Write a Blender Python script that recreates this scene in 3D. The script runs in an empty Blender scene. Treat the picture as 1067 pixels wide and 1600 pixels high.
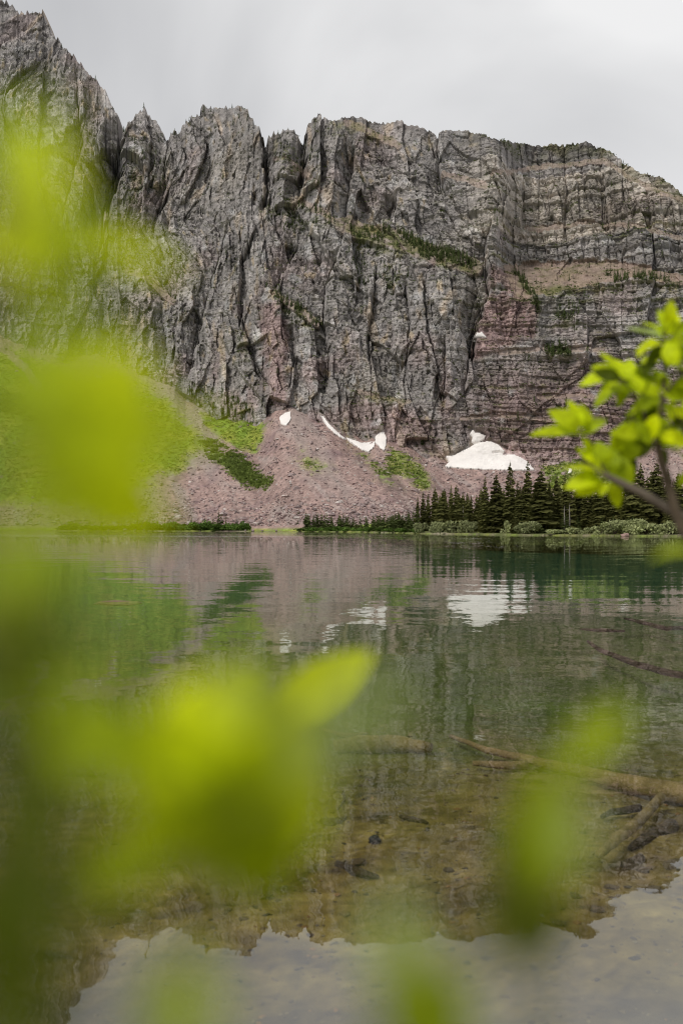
import bpy, math, random
import numpy as np
from mathutils import Vector, Matrix, Quaternion

# ------------------------------------------------------------------ camera, sky, sun, exposure
sc = bpy.context.scene
col = sc.collection
F, CX, CY = 1556.0, 533.5, 800.0          # photo pixels
HOR = 824.0                               # row of the horizon
CAMH = 1.6                                # eye height above the lake
PITCH = math.atan((HOR - CY) / F)

cam_d = bpy.data.cameras.new('camera')
cam_d.sensor_fit = 'VERTICAL'
cam_d.sensor_height = 36.0
cam_d.sensor_width = 24.0
cam_d.lens = 36.0 * F / 1600.0
cam_d.clip_start = 0.02
cam_d.clip_end = 6000
cam_d.dof.use_dof = True
cam_d.dof.focus_distance = 300
cam_d.dof.aperture_fstop = 4.0
cam = bpy.data.objects.new('camera', cam_d)
col.objects.link(cam)
cam.location = (0, 0, CAMH)
cam.rotation_euler = (math.radians(90) + PITCH, 0, 0)
sc.camera = cam

SUN_EL, SUN_AZ = math.radians(47), math.radians(-128)   # azimuth clockwise from +Y
world = bpy.data.worlds.new('World')
sc.world = world
world.use_nodes = True
wn, wl = world.node_tree.nodes, world.node_tree.links
wn.clear()
w_out = wn.new('ShaderNodeOutputWorld')
w_bg = wn.new('ShaderNodeBackground')
w_sky = wn.new('ShaderNodeTexSky')
w_sky.sky_type = 'NISHITA'
w_sky.sun_disc = False
w_sky.sun_elevation = SUN_EL
w_sky.sun_rotation = SUN_AZ
w_tc = wn.new('ShaderNodeTexCoord')
w_map = wn.new('ShaderNodeMapping')
w_map.inputs['Scale'].default_value = (1.0, 1.0, 1.5)
w_map.inputs['Location'].default_value = (0.35, 0.2, 0.5)
w_n = wn.new('ShaderNodeTexNoise')
w_n.inputs['Scale'].default_value = 2.3
w_n.inputs['Detail'].default_value = 5
w_n.inputs['Roughness'].default_value = 0.42
w_n.inputs['Distortion'].default_value = 0.4
w_r = wn.new('ShaderNodeValToRGB')
w_r.color_ramp.elements[0].position = 0.33
w_r.color_ramp.elements[0].color = (4.1, 4.12, 4.25, 1)
w_r.color_ramp.elements[1].position = 0.66
w_r.color_ramp.elements[1].color = (8.6, 8.55, 8.5, 1)
w_mix = wn.new('ShaderNodeMix')
w_mix.data_type = 'RGBA'
w_mix.inputs['Factor'].default_value = 0.93           # cloud cover over the blue sky
wl.new(w_tc.outputs['Generated'], w_map.inputs['Vector'])
wl.new(w_map.outputs['Vector'], w_n.inputs['Vector'])
wl.new(w_n.outputs['Fac'], w_r.inputs['Fac'])
wl.new(w_sky.outputs['Color'], w_mix.inputs['A'])
wl.new(w_r.outputs['Color'], w_mix.inputs['B'])
wl.new(w_mix.outputs['Result'], w_bg.inputs['Color'])
w_bg.inputs['Strength'].default_value = 0.1
wl.new(w_bg.outputs['Background'], w_out.inputs['Surface'])

sun_d = bpy.data.lights.new('sun', 'SUN')
sun_d.energy = 1.7
sun_d.angle = math.radians(12)
sun_d.color = (1.0, 0.95, 0.87)
sun = bpy.data.objects.new('sun', sun_d)
col.objects.link(sun)
_sd = Vector((math.sin(SUN_AZ) * math.cos(SUN_EL), math.cos(SUN_AZ) * math.cos(SUN_EL), math.sin(SUN_EL)))
sun.rotation_euler = (-_sd).to_track_quat('-Z', 'Y').to_euler()

sc.view_settings.view_transform = 'Standard'
sc.view_settings.look = 'None'
sc.view_settings.exposure = 0.1
sc.view_settings.gamma = 1.0
sc.cycles.use_denoising = True
sc.cycles.filter_width = 1.1
sc.cycles.max_bounces = 7
sc.cycles.transparent_max_bounces = 12
sc.cycles.caustics_reflective = False
sc.cycles.caustics_refractive = False

rng = np.random.default_rng(7)
random.seed(7)

# ------------------------------------------------------------------ helpers: noise
_TAB = np.linspace(0, 2 * np.pi, 4097)[:4096]
_COS = np.cos(_TAB).astype(np.float32); _SIN = np.sin(_TAB).astype(np.float32)
def _hash_u(ix, iy, seed):
    h = ix * np.uint32(374761393) + iy * np.uint32(668265263) + np.uint32((seed * 1442695041) & 0xFFFFFFFF)
    h = (h ^ (h >> np.uint32(13))) * np.uint32(1274126177)
    h = (h ^ (h >> np.uint32(16))) * np.uint32(2246822519)
    return h ^ (h >> np.uint32(15))

def _u(x):
    return np.asarray(x).astype(np.int32).view(np.uint32)

def _hash(ix, iy, seed):
    return (_hash_u(_u(ix), _u(iy), seed) & np.uint32(0xFFFFFF)).astype(np.float32) / np.float32(0xFFFFFF)

def noise(x, y, seed=0):
    x = np.asarray(x, np.float32); y = np.asarray(y, np.float32)
    x0 = np.floor(x); y0 = np.floor(y)
    fx = x - x0; fy = y - y0
    ux = fx * fx * fx * (fx * (fx * 6 - 15) + 10); uy = fy * fy * fy * (fy * (fy * 6 - 15) + 10)
    xi = _u(x0); yi = _u(y0); one = np.uint32(1)
    def g(dx, dy):
        a = _hash_u(xi + one if dx else xi, yi + one if dy else yi, seed) >> np.uint32(20)
        return _COS[a] * (fx - dx) + _SIN[a] * (fy - dy)
    n0 = g(0, 0); n0 = n0 + (g(1, 0) - n0) * ux
    n1 = g(0, 1); n1 = n1 + (g(1, 1) - n1) * ux
    return (n0 + (n1 - n0) * uy) * np.float32(1.5)

def fbm(x, y, octv=4, seed=0, gain=0.5):
    s = 0; a = 1.0; t = 0
    for o in range(octv):
        s = s + a * noise(x * 2 ** o, y * 2 ** o, seed + o * 17); t += a; a *= gain
    return s / t

def ridged(x, y, octv=3, seed=0):
    s = 0; a = 1.0; t = 0
    for o in range(octv):
        s = s + a * (1 - 2.2 * np.abs(noise(x * 2 ** o, y * 2 ** o, seed + o * 13))); t += a; a *= 0.5
    return s / t

def cells(x, y, seed=0, jit=0.9):
    """nearest jittered cell: (random value, plane tilt term, border distance)"""
    x0 = np.floor(x); y0 = np.floor(y)
    best = np.full(x.shape, 1e9); sec = np.full(x.shape, 1e9)
    val = np.zeros(x.shape); tilt = np.zeros(x.shape)
    for dx in (-1, 0, 1):
        for dy in (-1, 0, 1):
            cx = x0 + dx; cy = y0 + dy
            r1 = _hash(cx, cy, seed); r2 = _hash(cx, cy, seed + 101)
            px = cx + 0.5 + (r1 - 0.5) * jit; py = cy + 0.5 + (r2 - 0.5) * jit
            ddx = x - px; ddy = y - py
            d = ddx * ddx + ddy * ddy
            m = d < best
            sec = np.where(m, best, np.minimum(sec, d))
            best = np.where(m, d, best)
            v = _hash(cx, cy, seed + 202); t1 = _hash(cx, cy, seed + 303) - 0.5; t2 = _hash(cx, cy, seed + 404) - 0.5
            val = np.where(m, v, val)
            tilt = np.where(m, ddx * t1 + ddy * t2, tilt)
    return val, tilt, np.sqrt(sec) - np.sqrt(best)

def sstep(a, b, x):
    t = np.clip((x - a) / (b - a), 0, 1)
    return t * t * (3 - 2 * t)

def interp(pts, x):
    p = np.array(pts, float)
    return np.interp(x, p[:, 0], p[:, 1])

def polydist(px, py, poly):
    """distance in photo pixels to an open polyline, and the parameter 0..1 along it"""
    best = np.full(px.shape, 1e9); par = np.zeros(px.shape)
    n = len(poly) - 1
    for i in range(n):
        ax, ay = poly[i]; bx, by = poly[i + 1]
        vx, vy = bx - ax, by - ay
        t = np.clip(((px - ax) * vx + (py - ay) * vy) / (vx * vx + vy * vy), 0, 1)
        d = np.hypot(px - ax - t * vx, py - ay - t * vy)
        m = d < best
        best = np.where(m, d, best); par = np.where(m, (i + t) / n, par)
    return best, par

def inpoly(px, py, poly):
    ins = np.zeros(px.shape, bool)
    n = len(poly)
    for i in range(n):
        ax, ay = poly[i]; bx, by = poly[(i + 1) % n]
        if ay == by:
            continue
        c = ((ay > py) != (by > py)) & (px < (bx - ax) * (py - ay) / (by - ay) + ax)
        ins ^= c
    return ins

def polymask(px, py, poly, soft):
    """1 inside, 0 outside, soft edge in pixels, roughened"""
    out = np.zeros(px.shape)
    q = np.array(poly); m = soft * 3 + 2
    sub = (px > q[:, 0].min() - m) & (px < q[:, 0].max() + m) & (py > q[:, 1].min() - m) & (py < q[:, 1].max() + m)
    x = px[sub]; y = py[sub]
    d, _ = polydist(x, y, list(poly) + [poly[0]])
    s = np.where(inpoly(x, y, poly), d, -d)
    s = s + soft * 0.9 * fbm(x / (soft * 2.2 + 4), y / (soft * 2.2 + 4), 3, 77)
    out[sub] = sstep(-soft, soft, s)
    return out

def dirs(px, py):
    """photo pixel -> (x per forward metre, z per forward metre) with the camera's pitch taken out"""
    u = (px - CX) / F; v = (CY - py) / F
    c, s = math.cos(PITCH), math.sin(PITCH)
    fy = c - v * s; fz = s + v * c
    return u / fy, fz / fy

def at(px, py, d):
    u, t = dirs(np.asarray(px, float), np.asarray(py, float))
    return Vector((float(u * d), float(d), float(CAMH + t * d)))

def project(P):
    """world -> photo pixel"""
    x, y, z = P[..., 0], P[..., 1], P[..., 2] - CAMH
    c, s = math.cos(PITCH), math.sin(PITCH)
    fw = y * c + z * s; up = -y * s + z * c
    return CX + F * x / fw, CY - F * up / fw

# ------------------------------------------------------------------ helpers: meshes
def make_mesh(name, V, Q, cols=None, smooth=False, attrs=None):
    """V (n,3); Q (m,3|4) int array; per-vertex colours optional"""
    V = np.asarray(V, np.float32); Q = np.asarray(Q, np.int32)
    me = bpy.data.meshes.new(name)
    k = Q.shape[1]
    me.vertices.add(len(V)); me.loops.add(Q.size); me.polygons.add(len(Q))
    me.vertices.foreach_set('co', V.ravel())
    me.loops.foreach_set('vertex_index', Q.ravel())
    me.polygons.foreach_set('loop_start', np.arange(len(Q), dtype=np.int32) * k)
    me.polygons.foreach_set('use_smooth', np.full(len(Q), smooth, bool))
    if cols is not None:
        a = me.color_attributes.new('tint', 'FLOAT_COLOR', 'POINT')
        c4 = np.ones((len(V), 4), np.float32); c4[:, :3] = cols
        a.data.foreach_set('color', c4.ravel())
    me.update(calc_edges=True)
    me.validate()
    return me

def link(name, me, mat=None, parent=None, kind=None, label=None, cat=None, group=None):
    o = bpy.data.objects.new(name, me)
    col.objects.link(o)
    if mat is not None and me is not None and not me.materials:
        me.materials.append(mat)
    if parent is not None:
        o.parent = parent
    tag(o, kind, label, cat, group)
    return o

def tag(o, kind=None, label=None, cat=None, group=None):
    if kind: o['kind'] = kind
    if label: o['label'] = label
    if cat: o['category'] = cat
    if group: o['group'] = group

def grid_quads(nr, nc):
    i = np.arange(nr * nc).reshape(nr, nc)
    return np.stack([i[:-1, :-1], i[:-1, 1:], i[1:, 1:], i[1:, :-1]], -1).reshape(-1, 4)

def frame(d):
    d = d.normalized()
    a = d.orthogonal().normalized()
    return a, d.cross(a)

def tube(pts, rad, seg=8, wob=0.0, rnd=None, cap=True):
    """tapered tube through points, ring by ring"""
    V = []; Q = []
    n = len(pts)
    prev = None
    for i, p in enumerate(pts):
        d = (pts[min(i + 1, n - 1)] - pts[max(i - 1, 0)]).normalized()
        if prev is None:
            a, b = frame(d)
        else:
            a = (prev - d * prev.dot(d)).normalized(); b = d.cross(a)
        prev = a
        for k in range(seg):
            an = 2 * math.pi * k / seg
            r = rad[i] * (1 + (wob * (rnd.random() - 0.5) * 2 if rnd else 0))
            V.append(p + (a * math.cos(an) + b * math.sin(an)) * r)
        if i:
            o = (i - 1) * seg
            for k in range(seg):
                k2 = (k + 1) % seg
                Q.append((o + k, o + k2, o + seg + k2, o + seg + k))
    if cap:
        for base, pt, flip in ((0, pts[0], True), ((n - 1) * seg, pts[-1], False)):
            c = len(V); V.append(pt)
            for k in range(seg):
                k2 = (k + 1) % seg
                Q.append((base + k2, base + k, c, c) if flip else (base + k, base + k2, c, c))
    return V, Q

def pymesh(name, V, faces, smooth=False):
    me = bpy.data.meshes.new(name)
    fs = [tuple(dict.fromkeys(f)) for f in faces]
    me.from_pydata([tuple(v) for v in V], [], fs)
    if smooth:
        me.polygons.foreach_set('use_smooth', np.ones(len(fs), bool))
    me.update()
    return me

# ------------------------------------------------------------------ helpers: materials
def mat_new(name):
    m = bpy.data.materials.new(name)
    m.use_nodes = True
    nt = m.node_tree
    nt.nodes.clear()
    out = nt.nodes.new('ShaderNodeOutputMaterial')
    return m, nt, out

def nd(nt, typ, ins=None, **kw):
    n = nt.nodes.new('ShaderNode' + typ)
    for k, v in kw.items():
        setattr(n, k, v)
    for k, v in (ins or {}).items():
        if hasattr(v, 'links') or isinstance(v, bpy.types.NodeSocket):
            nt.links.new(v, n.inputs[k])
        else:
            n.inputs[k].default_value = v
    return n

def surface_mat(name, colour=None, attr=None, nscale=1.0, var=0.35, rough=0.9, bump=0.0, bscale=4.0, spec=0.2, stretch=(1, 1, 1), coord='Object', bdist=0.1):
    """base colour (constant or the vertex tint) times two octaves of value noise, with fine bump"""
    m, nt, out = mat_new(name)
    tc = nd(nt, 'TexCoord')
    mp = nd(nt, 'Mapping', {'Vector': tc.outputs[coord], 'Scale': stretch})
    n1 = nd(nt, 'TexNoise', {'Vector': mp.outputs[0], 'Scale': nscale, 'Detail': 6.0, 'Roughness': 0.65})
    rm = nd(nt, 'MapRange', {'Value': n1.outputs['Fac'], 'From Min': 0.28, 'From Max': 0.72, 'To Min': 1 - var, 'To Max': 1 + var})
    if attr:
        src = nd(nt, 'Attribute', attribute_name=attr).outputs['Color']
    else:
        src = nd(nt, 'RGB'); src.outputs[0].default_value = (*colour, 1); src = src.outputs[0]
    mul = nd(nt, 'VectorMath', {0: src, 1: rm.outputs[0]}, operation='MULTIPLY')
    b = nd(nt, 'BsdfPrincipled', {'Base Color': mul.outputs[0], 'Roughness': rough, 'Specular IOR Level': spec})
    if bump:
        n2 = nd(nt, 'TexNoise', {'Vector': mp.outputs[0], 'Scale': bscale, 'Detail': 5.0, 'Roughness': 0.6})
        bp = nd(nt, 'Bump', {'Height': n2.outputs['Fac'], 'Strength': bump, 'Distance': bdist})
        nt.links.new(bp.outputs[0], b.inputs['Normal'])
    nt.links.new(b.outputs[0], out.inputs['Surface'])
    return m

M_ROCK = surface_mat('cliff_rock', attr='tint', nscale=0.35, var=0.34, rough=0.95, bump=0.7, bscale=0.9, spec=0.1, stretch=(1, 1, 0.7), bdist=0.8)
M_GROUND = surface_mat('slope_ground', attr='tint', nscale=0.5, var=0.3, rough=0.95, bump=0.6, bscale=1.2, spec=0.1, bdist=0.5)
M_STONE = surface_mat('scree_stone', attr='tint', nscale=1.0, var=0.2, rough=0.9, spec=0.15)
M_BOULD = surface_mat('boulder_stone', colour=(0.36, 0.28, 0.27), nscale=0.8, var=0.3, rough=0.9, bump=0.5, bscale=3, bdist=0.2)
M_SNOW = surface_mat('old_snow', colour=(0.90, 0.86, 0.83), nscale=0.14, var=0.10, rough=0.7)
M_BARK = surface_mat('spruce_bark', colour=(0.085, 0.065, 0.05), nscale=3, var=0.3)
M_SNAG = surface_mat('bare_grey_wood', colour=(0.28, 0.25, 0.22), nscale=3, var=0.3)

def foliage_mat(name, c, var=0.45, trans=0.25, nscale=0.6):
    m, nt, out = mat_new(name)
    tc = nd(nt, 'TexCoord')
    oi = nd(nt, 'ObjectInfo')
    n1 = nd(nt, 'TexNoise', {'Vector': tc.outputs['Object'], 'Scale': nscale, 'Detail': 3.0})
    rm = nd(nt, 'MapRange', {'Value': n1.outputs['Fac'], 'From Min': 0.3, 'From Max': 0.7, 'To Min': 1 - var, 'To Max': 1 + var})
    ro = nd(nt, 'MapRange', {'Value': oi.outputs['Random'], 'To Min': 0.75, 'To Max': 1.25})
    mm = nd(nt, 'Math', {0: rm.outputs[0], 1: ro.outputs[0]}, operation='MULTIPLY')
    rgb = nd(nt, 'RGB'); rgb.outputs[0].default_value = (*c, 1)
    mul = nd(nt, 'VectorMath', {0: rgb.outputs[0], 1: mm.outputs[0]}, operation='MULTIPLY')
    d = nd(nt, 'BsdfDiffuse', {'Color': mul.outputs[0]})
    t = nd(nt, 'BsdfTranslucent', {'Color': mul.outputs[0]})
    mx = nd(nt, 'MixShader', {0: trans, 1: d.outputs[0], 2: t.outputs[0]})
    nt.links.new(mx.outputs[0], out.inputs['Surface'])
    return m

M_SPRUCE = foliage_mat('spruce_needles', (0.185, 0.188, 0.066), trans=0.42)
M_YOUNG = foliage_mat('young_conifer_needles', (0.15, 0.185, 0.065), trans=0.4)
M_WILLOW = foliage_mat('willow_foliage', (0.36, 0.39, 0.19))
M_SCRUB = foliage_mat('scrub_foliage', (0.115, 0.19, 0.04))
M_LEDGE = foliage_mat('ledge_foliage', (0.085, 0.11, 0.04))
M_GRASS = foliage_mat('meadow_grass', (0.24, 0.31, 0.05))

# ------------------------------------------------------------------ the mountain: outlines read off the photograph
RIDGE = [(-320, -330), (-200, -190), (-100, -95), (-40, -40), (0, 0), (18, 5), (30, 22), (45, 20), (60, 14), (70, 28), (80, 50), (100, 75), (116, 92), (130, 105), (150, 125),
         (165, 145), (175, 170), (184, 190), (188, 216), (195, 205), (205, 190), (215, 180), (226, 175), (232, 186), (245, 185), (252, 205), (262, 212),
         (272, 204), (280, 209), (290, 195), (300, 184), (312, 180), (318, 167), (325, 175), (335, 168), (350, 172), (362, 176), (372, 167), (385, 172),
         (395, 190), (405, 200), (414, 224), (418, 210), (428, 208), (440, 206), (450, 207), (465, 213), (474, 224), (480, 208), (490, 186), (500, 184),
         (520, 188), (545, 183), (580, 188), (620, 188), (650, 195), (670, 203), (685, 213), (690, 207), (705, 203), (730, 208), (760, 212), (785, 217),
         (820, 225), (840, 229), (865, 225), (890, 222), (915, 219), (935, 225), (955, 240), (975, 257), (1000, 270), (1030, 277), (1045, 285),
         (1055, 295), (1067, 305), (1100, 325), (1200, 370), (1400, 430)]
BASE = [(-320, 430), (-100, 495), (0, 525), (60, 552), (110, 566), (150, 562), (200, 577), (250, 602), (290, 624), (340, 652), (400, 662), (430, 640), (455, 640), (480, 650), (520, 662),
        (545, 684), (600, 688), (620, 690), (660, 712), (690, 722), (740, 716), (800, 718), (850, 727), (900, 716), (1000, 706), (1067, 700), (1400, 690)]
SHORE_D = [(-320, 470), (0, 452), (200, 430), (400, 390), (500, 350), (560, 320), (650, 250), (700, 230), (800, 200), (900, 186), (1000, 176), (1067, 171), (1400, 150)]
BASE_D = [(-320, 640), (0, 630), (150, 622), (290, 585), (440, 515), (540, 485), (660, 465), (740, 458), (900, 448), (1067, 440), (1400, 425)]
BENCH_D = [(-320, 480), (0, 462), (200, 440), (400, 398), (480, 368), (560, 360), (650, 372), (740, 390), (900, 380), (1067, 372), (1400, 360)]

SNOW = {
    'small': [(436, 652), (445, 645), (454, 643), (455, 655), (448, 665), (439, 663)],
    'sliver': [(501, 649), (506, 650), (514, 662), (528, 675), (541, 686), (536, 686), (524, 678), (511, 667)],
    'wedge': [(541, 683), (552, 687), (566, 692), (580, 690), (586, 690), (585, 698), (576, 706), (566, 703), (553, 695), (543, 687)],
    'tooth': [(586, 682), (593, 676), (600, 674), (604, 684), (603, 697), (600, 705), (594, 700), (586, 692)],
    'field': [(696, 713), (710, 711), (722, 704), (734, 699), (741, 694), (736, 690), (738, 683), (734, 678), (738, 671), (742, 676), (749, 676), (759, 681), (755, 687), (748, 690), (757, 689), (767, 690), (779, 695), (788, 704), (786, 710), (803, 710), (812, 714),
              (823, 721), (836, 735), (800, 735), (760, 734), (725, 732), (697, 730), (695, 728), (701, 722)],
    'fleck': [(742, 526), (745, 519), (749, 520), (752, 518), (757, 524), (760, 527), (750, 526)],
    'high': [(148, 586), (160, 588), (161, 594), (156, 592)],
    'remnant': [(888, 731), (894, 733), (892, 740), (886, 740)],
    'bank': [(964, 711), (970, 710), (979, 713), (984, 717), (974, 716)],
}
GULLIES = [  # polyline, half width px, depth m
    ([(188, 214), (180, 258), (165, 300), (160, 345), (150, 430)], 13, 34),
    ([(534, 378), (508, 436), (505, 480), (510, 530), (515, 572), (506, 632)], 9, 13),
    ([(409, 335), (381, 408), (376, 473), (381, 511), (400, 567), (437, 625)], 9, 11),
    ([(465, 370), (437, 431), (424, 462)], 7, 10),
    ([(358, 335), (348, 380), (320, 478), (301, 558), (290, 606)], 8, 12),
    ([(416, 218), (418, 290), (409, 335)], 8, 16),
    ([(475, 218), (472, 262), (466, 330)], 8, 14),
    ([(775, 330), (760, 365), (754, 400), (763, 459), (746, 494), (734, 536), (728, 588), (722, 660)], 9, 12),
    ([(816, 275), (816, 360)], 6, 6),
    ([(683, 206), (685, 265), (690, 300)], 7, 10),
    ([(618, 300), (607, 347)], 8, 10),
    ([(590, 400), (581, 483), (575, 530), (580, 600)], 7, 9),
    ([(696, 520), (694, 640)], 7, 8),
    ([(262, 210), (255, 300), (235, 380)], 8, 12),
    ([(232, 186), (238, 250), (225, 330)], 7, 8),
    ([(550, 230), (540, 330), (534, 380)], 7, 9),
    ([(630, 420), (640, 500), (632, 600), (640, 690)], 7, 8),
    ([(660, 420), (668, 520), (690, 600)], 6, 6),
    ([(455, 500), (460, 560), (448, 620)], 6, 8),
    ([(330, 230), (325, 300), (305, 380)], 6, 7),
    ([(880, 230), (884, 300), (880, 400)], 5, 5),
    ([(935, 230), (942, 300), (950, 400)], 6, 6),
    ([(1010, 280), (1015, 340), (1020, 410)], 5, 5),
    ([(70, 120), (60, 250), (90, 400)], 9, 10),
    ([(120, 110), (125, 220), (100, 330), (110, 450)], 9, 12),
    ([(250, 470), (262, 540), (255, 590)], 7, 9),
]
LEDGES = [  # polyline, half thickness px, backward lean, name
    ([(540, 348), (580, 360), (615, 372), (680, 398), (740, 412)], 15, 1.25),
    ([(428, 459), (461, 478), (494, 501)], 6, 1.2),
    ([(822, 360), (890, 352), (969, 350), (1067, 372), (1200, 395)], 3.5, 1.5),
    ([(540, 191), (580, 204), (622, 226)], 6, 1.3),
    ([(693, 271), (730, 282), (757, 290)], 5, 1.3),
    ([(769, 272), (830, 262), (900, 254), (940, 250), (1000, 288), (1100, 325), (1200, 350)], 4, 1.4),
    ([(850, 546), (880, 552), (940, 545)], 5, 1.2),
    ([(780, 552), (840, 548)], 4, 1.1),
    ([(560, 610), (590, 622), (640, 628)], 4, 1.1),
    ([(470, 315), (500, 330), (530, 350)], 6, 1.1),
    ([(200, 420), (240, 440), (270, 470)], 6, 1.1),
    ([(430, 245), (470, 262), (500, 300)], 5, 1.0),
    ([(840, 622), (900, 618), (1000, 625)], 3.5, 1.3),
    ([(720, 655), (800, 650), (900, 660)], 3, 1.2),
]
TERRACE = [(786, 416), (860, 412), (960, 410), (1067, 428), (1250, 460), (1250, 492), (1067, 446), (1010, 436), (960, 444), (900, 452), (850, 462), (805, 472)]

# ------------------------------------------------------------------ cliff sheet
PX0, PX1, NCOL = -150.0, 1215.0, 1140
NROW = 500
pxc = np.linspace(PX0, PX1, NCOL)
ridge = interp(RIDGE, pxc)
_sp = np.maximum(0, ridged(pxc / 11.0, pxc * 0 + 2.2, 2, 25) - 0.45) * (1 - 0.75 * sstep(470, 520, pxc))
ridge = ridge - 13 * _sp + 2.6 * fbm(pxc / 4.0, pxc * 0 + 3.3, 3, 5) + 5.0 * np.minimum(0, fbm(pxc / 9.0, pxc * 0 + 9.1, 2, 15) + 0.05)
base = interp(BASE, pxc) + 4 * fbm(pxc / 24, pxc * 0 + 1.7, 3, 6)
dbase = interp(BASE_D, pxc)
BURY = 16
s = np.linspace(0, 1, NROW) ** 1.0
PY = (base + BURY)[None, :] + s[:, None] * (ridge - base - BURY)[None, :]
PX = np.broadcast_to(pxc[None, :], PY.shape).copy()
U, TE = dirs(PX, PY)

lean = 0.26 + 0.16 * fbm(PX / 120, PY / 90, 3, 31)
lean = np.where(PX < 175, lean * 0.9, lean)
lean = lean + 0.10 * sstep(700, 800, PX) * (noise(PY / 17.0 + 0.2 * noise(PX / 90, PY / 40, 8), PX / 400, 9))
for poly, hw, le in LEDGES:
    d, _ = polydist(PX, PY + 3 * fbm(PX / 16, PY / 16, 2, 41), poly)
    w = 1 - sstep(hw * 0.7, hw * 1.3, d)
    lean = lean * (1 - w) + le * w
tmask = polymask(PX, PY, TERRACE, 3)
lean = lean * (1 - tmask) + 1.5 * tmask
lean = np.clip(lean, 0.02, 1.6)

D = np.zeros_like(PX); Z = np.zeros_like(PX)
D[0] = dbase - 3
Z[0] = CAMH + D[0] * TE[0]
for k in range(1, NROW):
    D[k] = (D[k - 1] + lean[k] * (CAMH - Z[k - 1])) / (1 - lean[k] * TE[k])
    Z[k] = CAMH + D[k] * TE[k]
def blur_cols(a, n):
    k = np.hanning(2 * n + 3)[1:-1]; k /= k.sum()
    ap = np.pad(a, ((0, 0), (n, n)), mode='edge')
    out = np.zeros_like(a)
    for i in range(2 * n + 1):
        out += k[i] * ap[:, i:i + a.shape[1]]
    return out
D = blur_cols(D, 34)                          # ledges run out sideways instead of stopping dead
Z = CAMH + D * TE
A = U * D                                     # metres along the wall

right = sstep(690, 790, PX)                   # bedded, columnar right-hand cliffs
upper = sstep(470, 400, PY)
leftm = 1 - sstep(150, 185, PX)
top_fade = np.clip((1 - s[:, None]) * 6, 0.12, 1)
skew = 0.26 * fbm(A / 110, Z / 110, 2, 55) + 0.10 * (1 - right)
tilt_x = A + skew * (Z - 90)
wx = 5 * fbm(A / 45, Z / 60, 3, 51); wz = 5 * fbm(A / 40, Z / 40, 3, 52)
disp = np.zeros_like(PX)                      # towards the lake, metres
# big angular buttresses, then ever smaller joint blocks
v0, t0_, e0 = cells((tilt_x + wx) / 38, (Z + 2 * wz) / 85, 70)
disp += (1 - 0.6 * right) * ((v0 - 0.5) * 11 + t0_ * 15)
disp += (1 - 0.5 * right) * (1.6 * ridged((tilt_x + wx) / 30, (Z + wz) / 120, 3, 61) - 1)
va, ta, ea = cells((tilt_x + wx * 0.8) / 13, (Z + wz) / 34, 71)
disp += (1 - 0.5 * right) * ((va - 0.5) * 5.0 + ta * 8.0)
v, t, e = cells((tilt_x + wx * 0.5) / 4.6, (Z + 0.5 * wz) / 11, 72)
disp += (1 - 0.3 * right) * ((v - 0.5) * 2.7 + t * 4.6 - 0.2 * (1 - sstep(0, 0.12, e)))
v2, t2, e2 = cells((tilt_x + 0.2 * wx) / 1.9, (Z + 0.3 * wz) / 3.2, 73)
disp += (1 - 0.35 * right) * ((v2 - 0.5) * 1.3 + t2 * 2.0) - 0.15 * (1 - sstep(0, 0.16, e2))
disp += right * 1.6 * ridged((A + 0.3 * wx) / 12, (Z + wz) / 70, 2, 63)
# slanting joints: thin steps across the face
jt = (tilt_x * 0.55 + 0.8 * Z + 9 * fbm(A / 60, Z / 60, 2, 57)) / 19.0
jf = jt - np.floor(jt); jh = _hash(np.floor(jt), np.floor(jt) * 0, 58)
disp += (1 - right) * (2.6 * (jf - 0.5) * (0.3 + jh) * sstep(-0.1, 0.3, fbm(A / 50, Z / 50, 2, 59)))
# bedding: beds of uneven thickness, each standing proud or set back, dipping a little
bedz = Z + 0.05 * A + 2.2 * fbm(A / 60, Z / 50, 3, 81)
bed = np.zeros_like(PX)
for th, am, sd in ((11.0, 2.0, 1), (4.2, 1.2, 2), (1.9, 0.75, 3)):
    zz = bedz / th + 0.35 * noise(A / 70, bedz / th, 90 + sd)
    i0 = np.floor(zz); fr = zz - i0
    h0 = _hash(i0, i0 * 0 + sd, 500 + sd); h1 = _hash(i0 + 1, i0 * 0 + sd, 500 + sd)
    bed += am * ((h0 * (1 - sstep(0.80, 1.0, fr)) + h1 * sstep(0.80, 1.0, fr)) - 0.5)
    bed -= am * 0.4 * (1 - sstep(0.0, 0.16, np.abs(fr - 0.9)))
disp += bed * (0.72 + 0.75 * right + 0.2 * upper * right)
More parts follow.
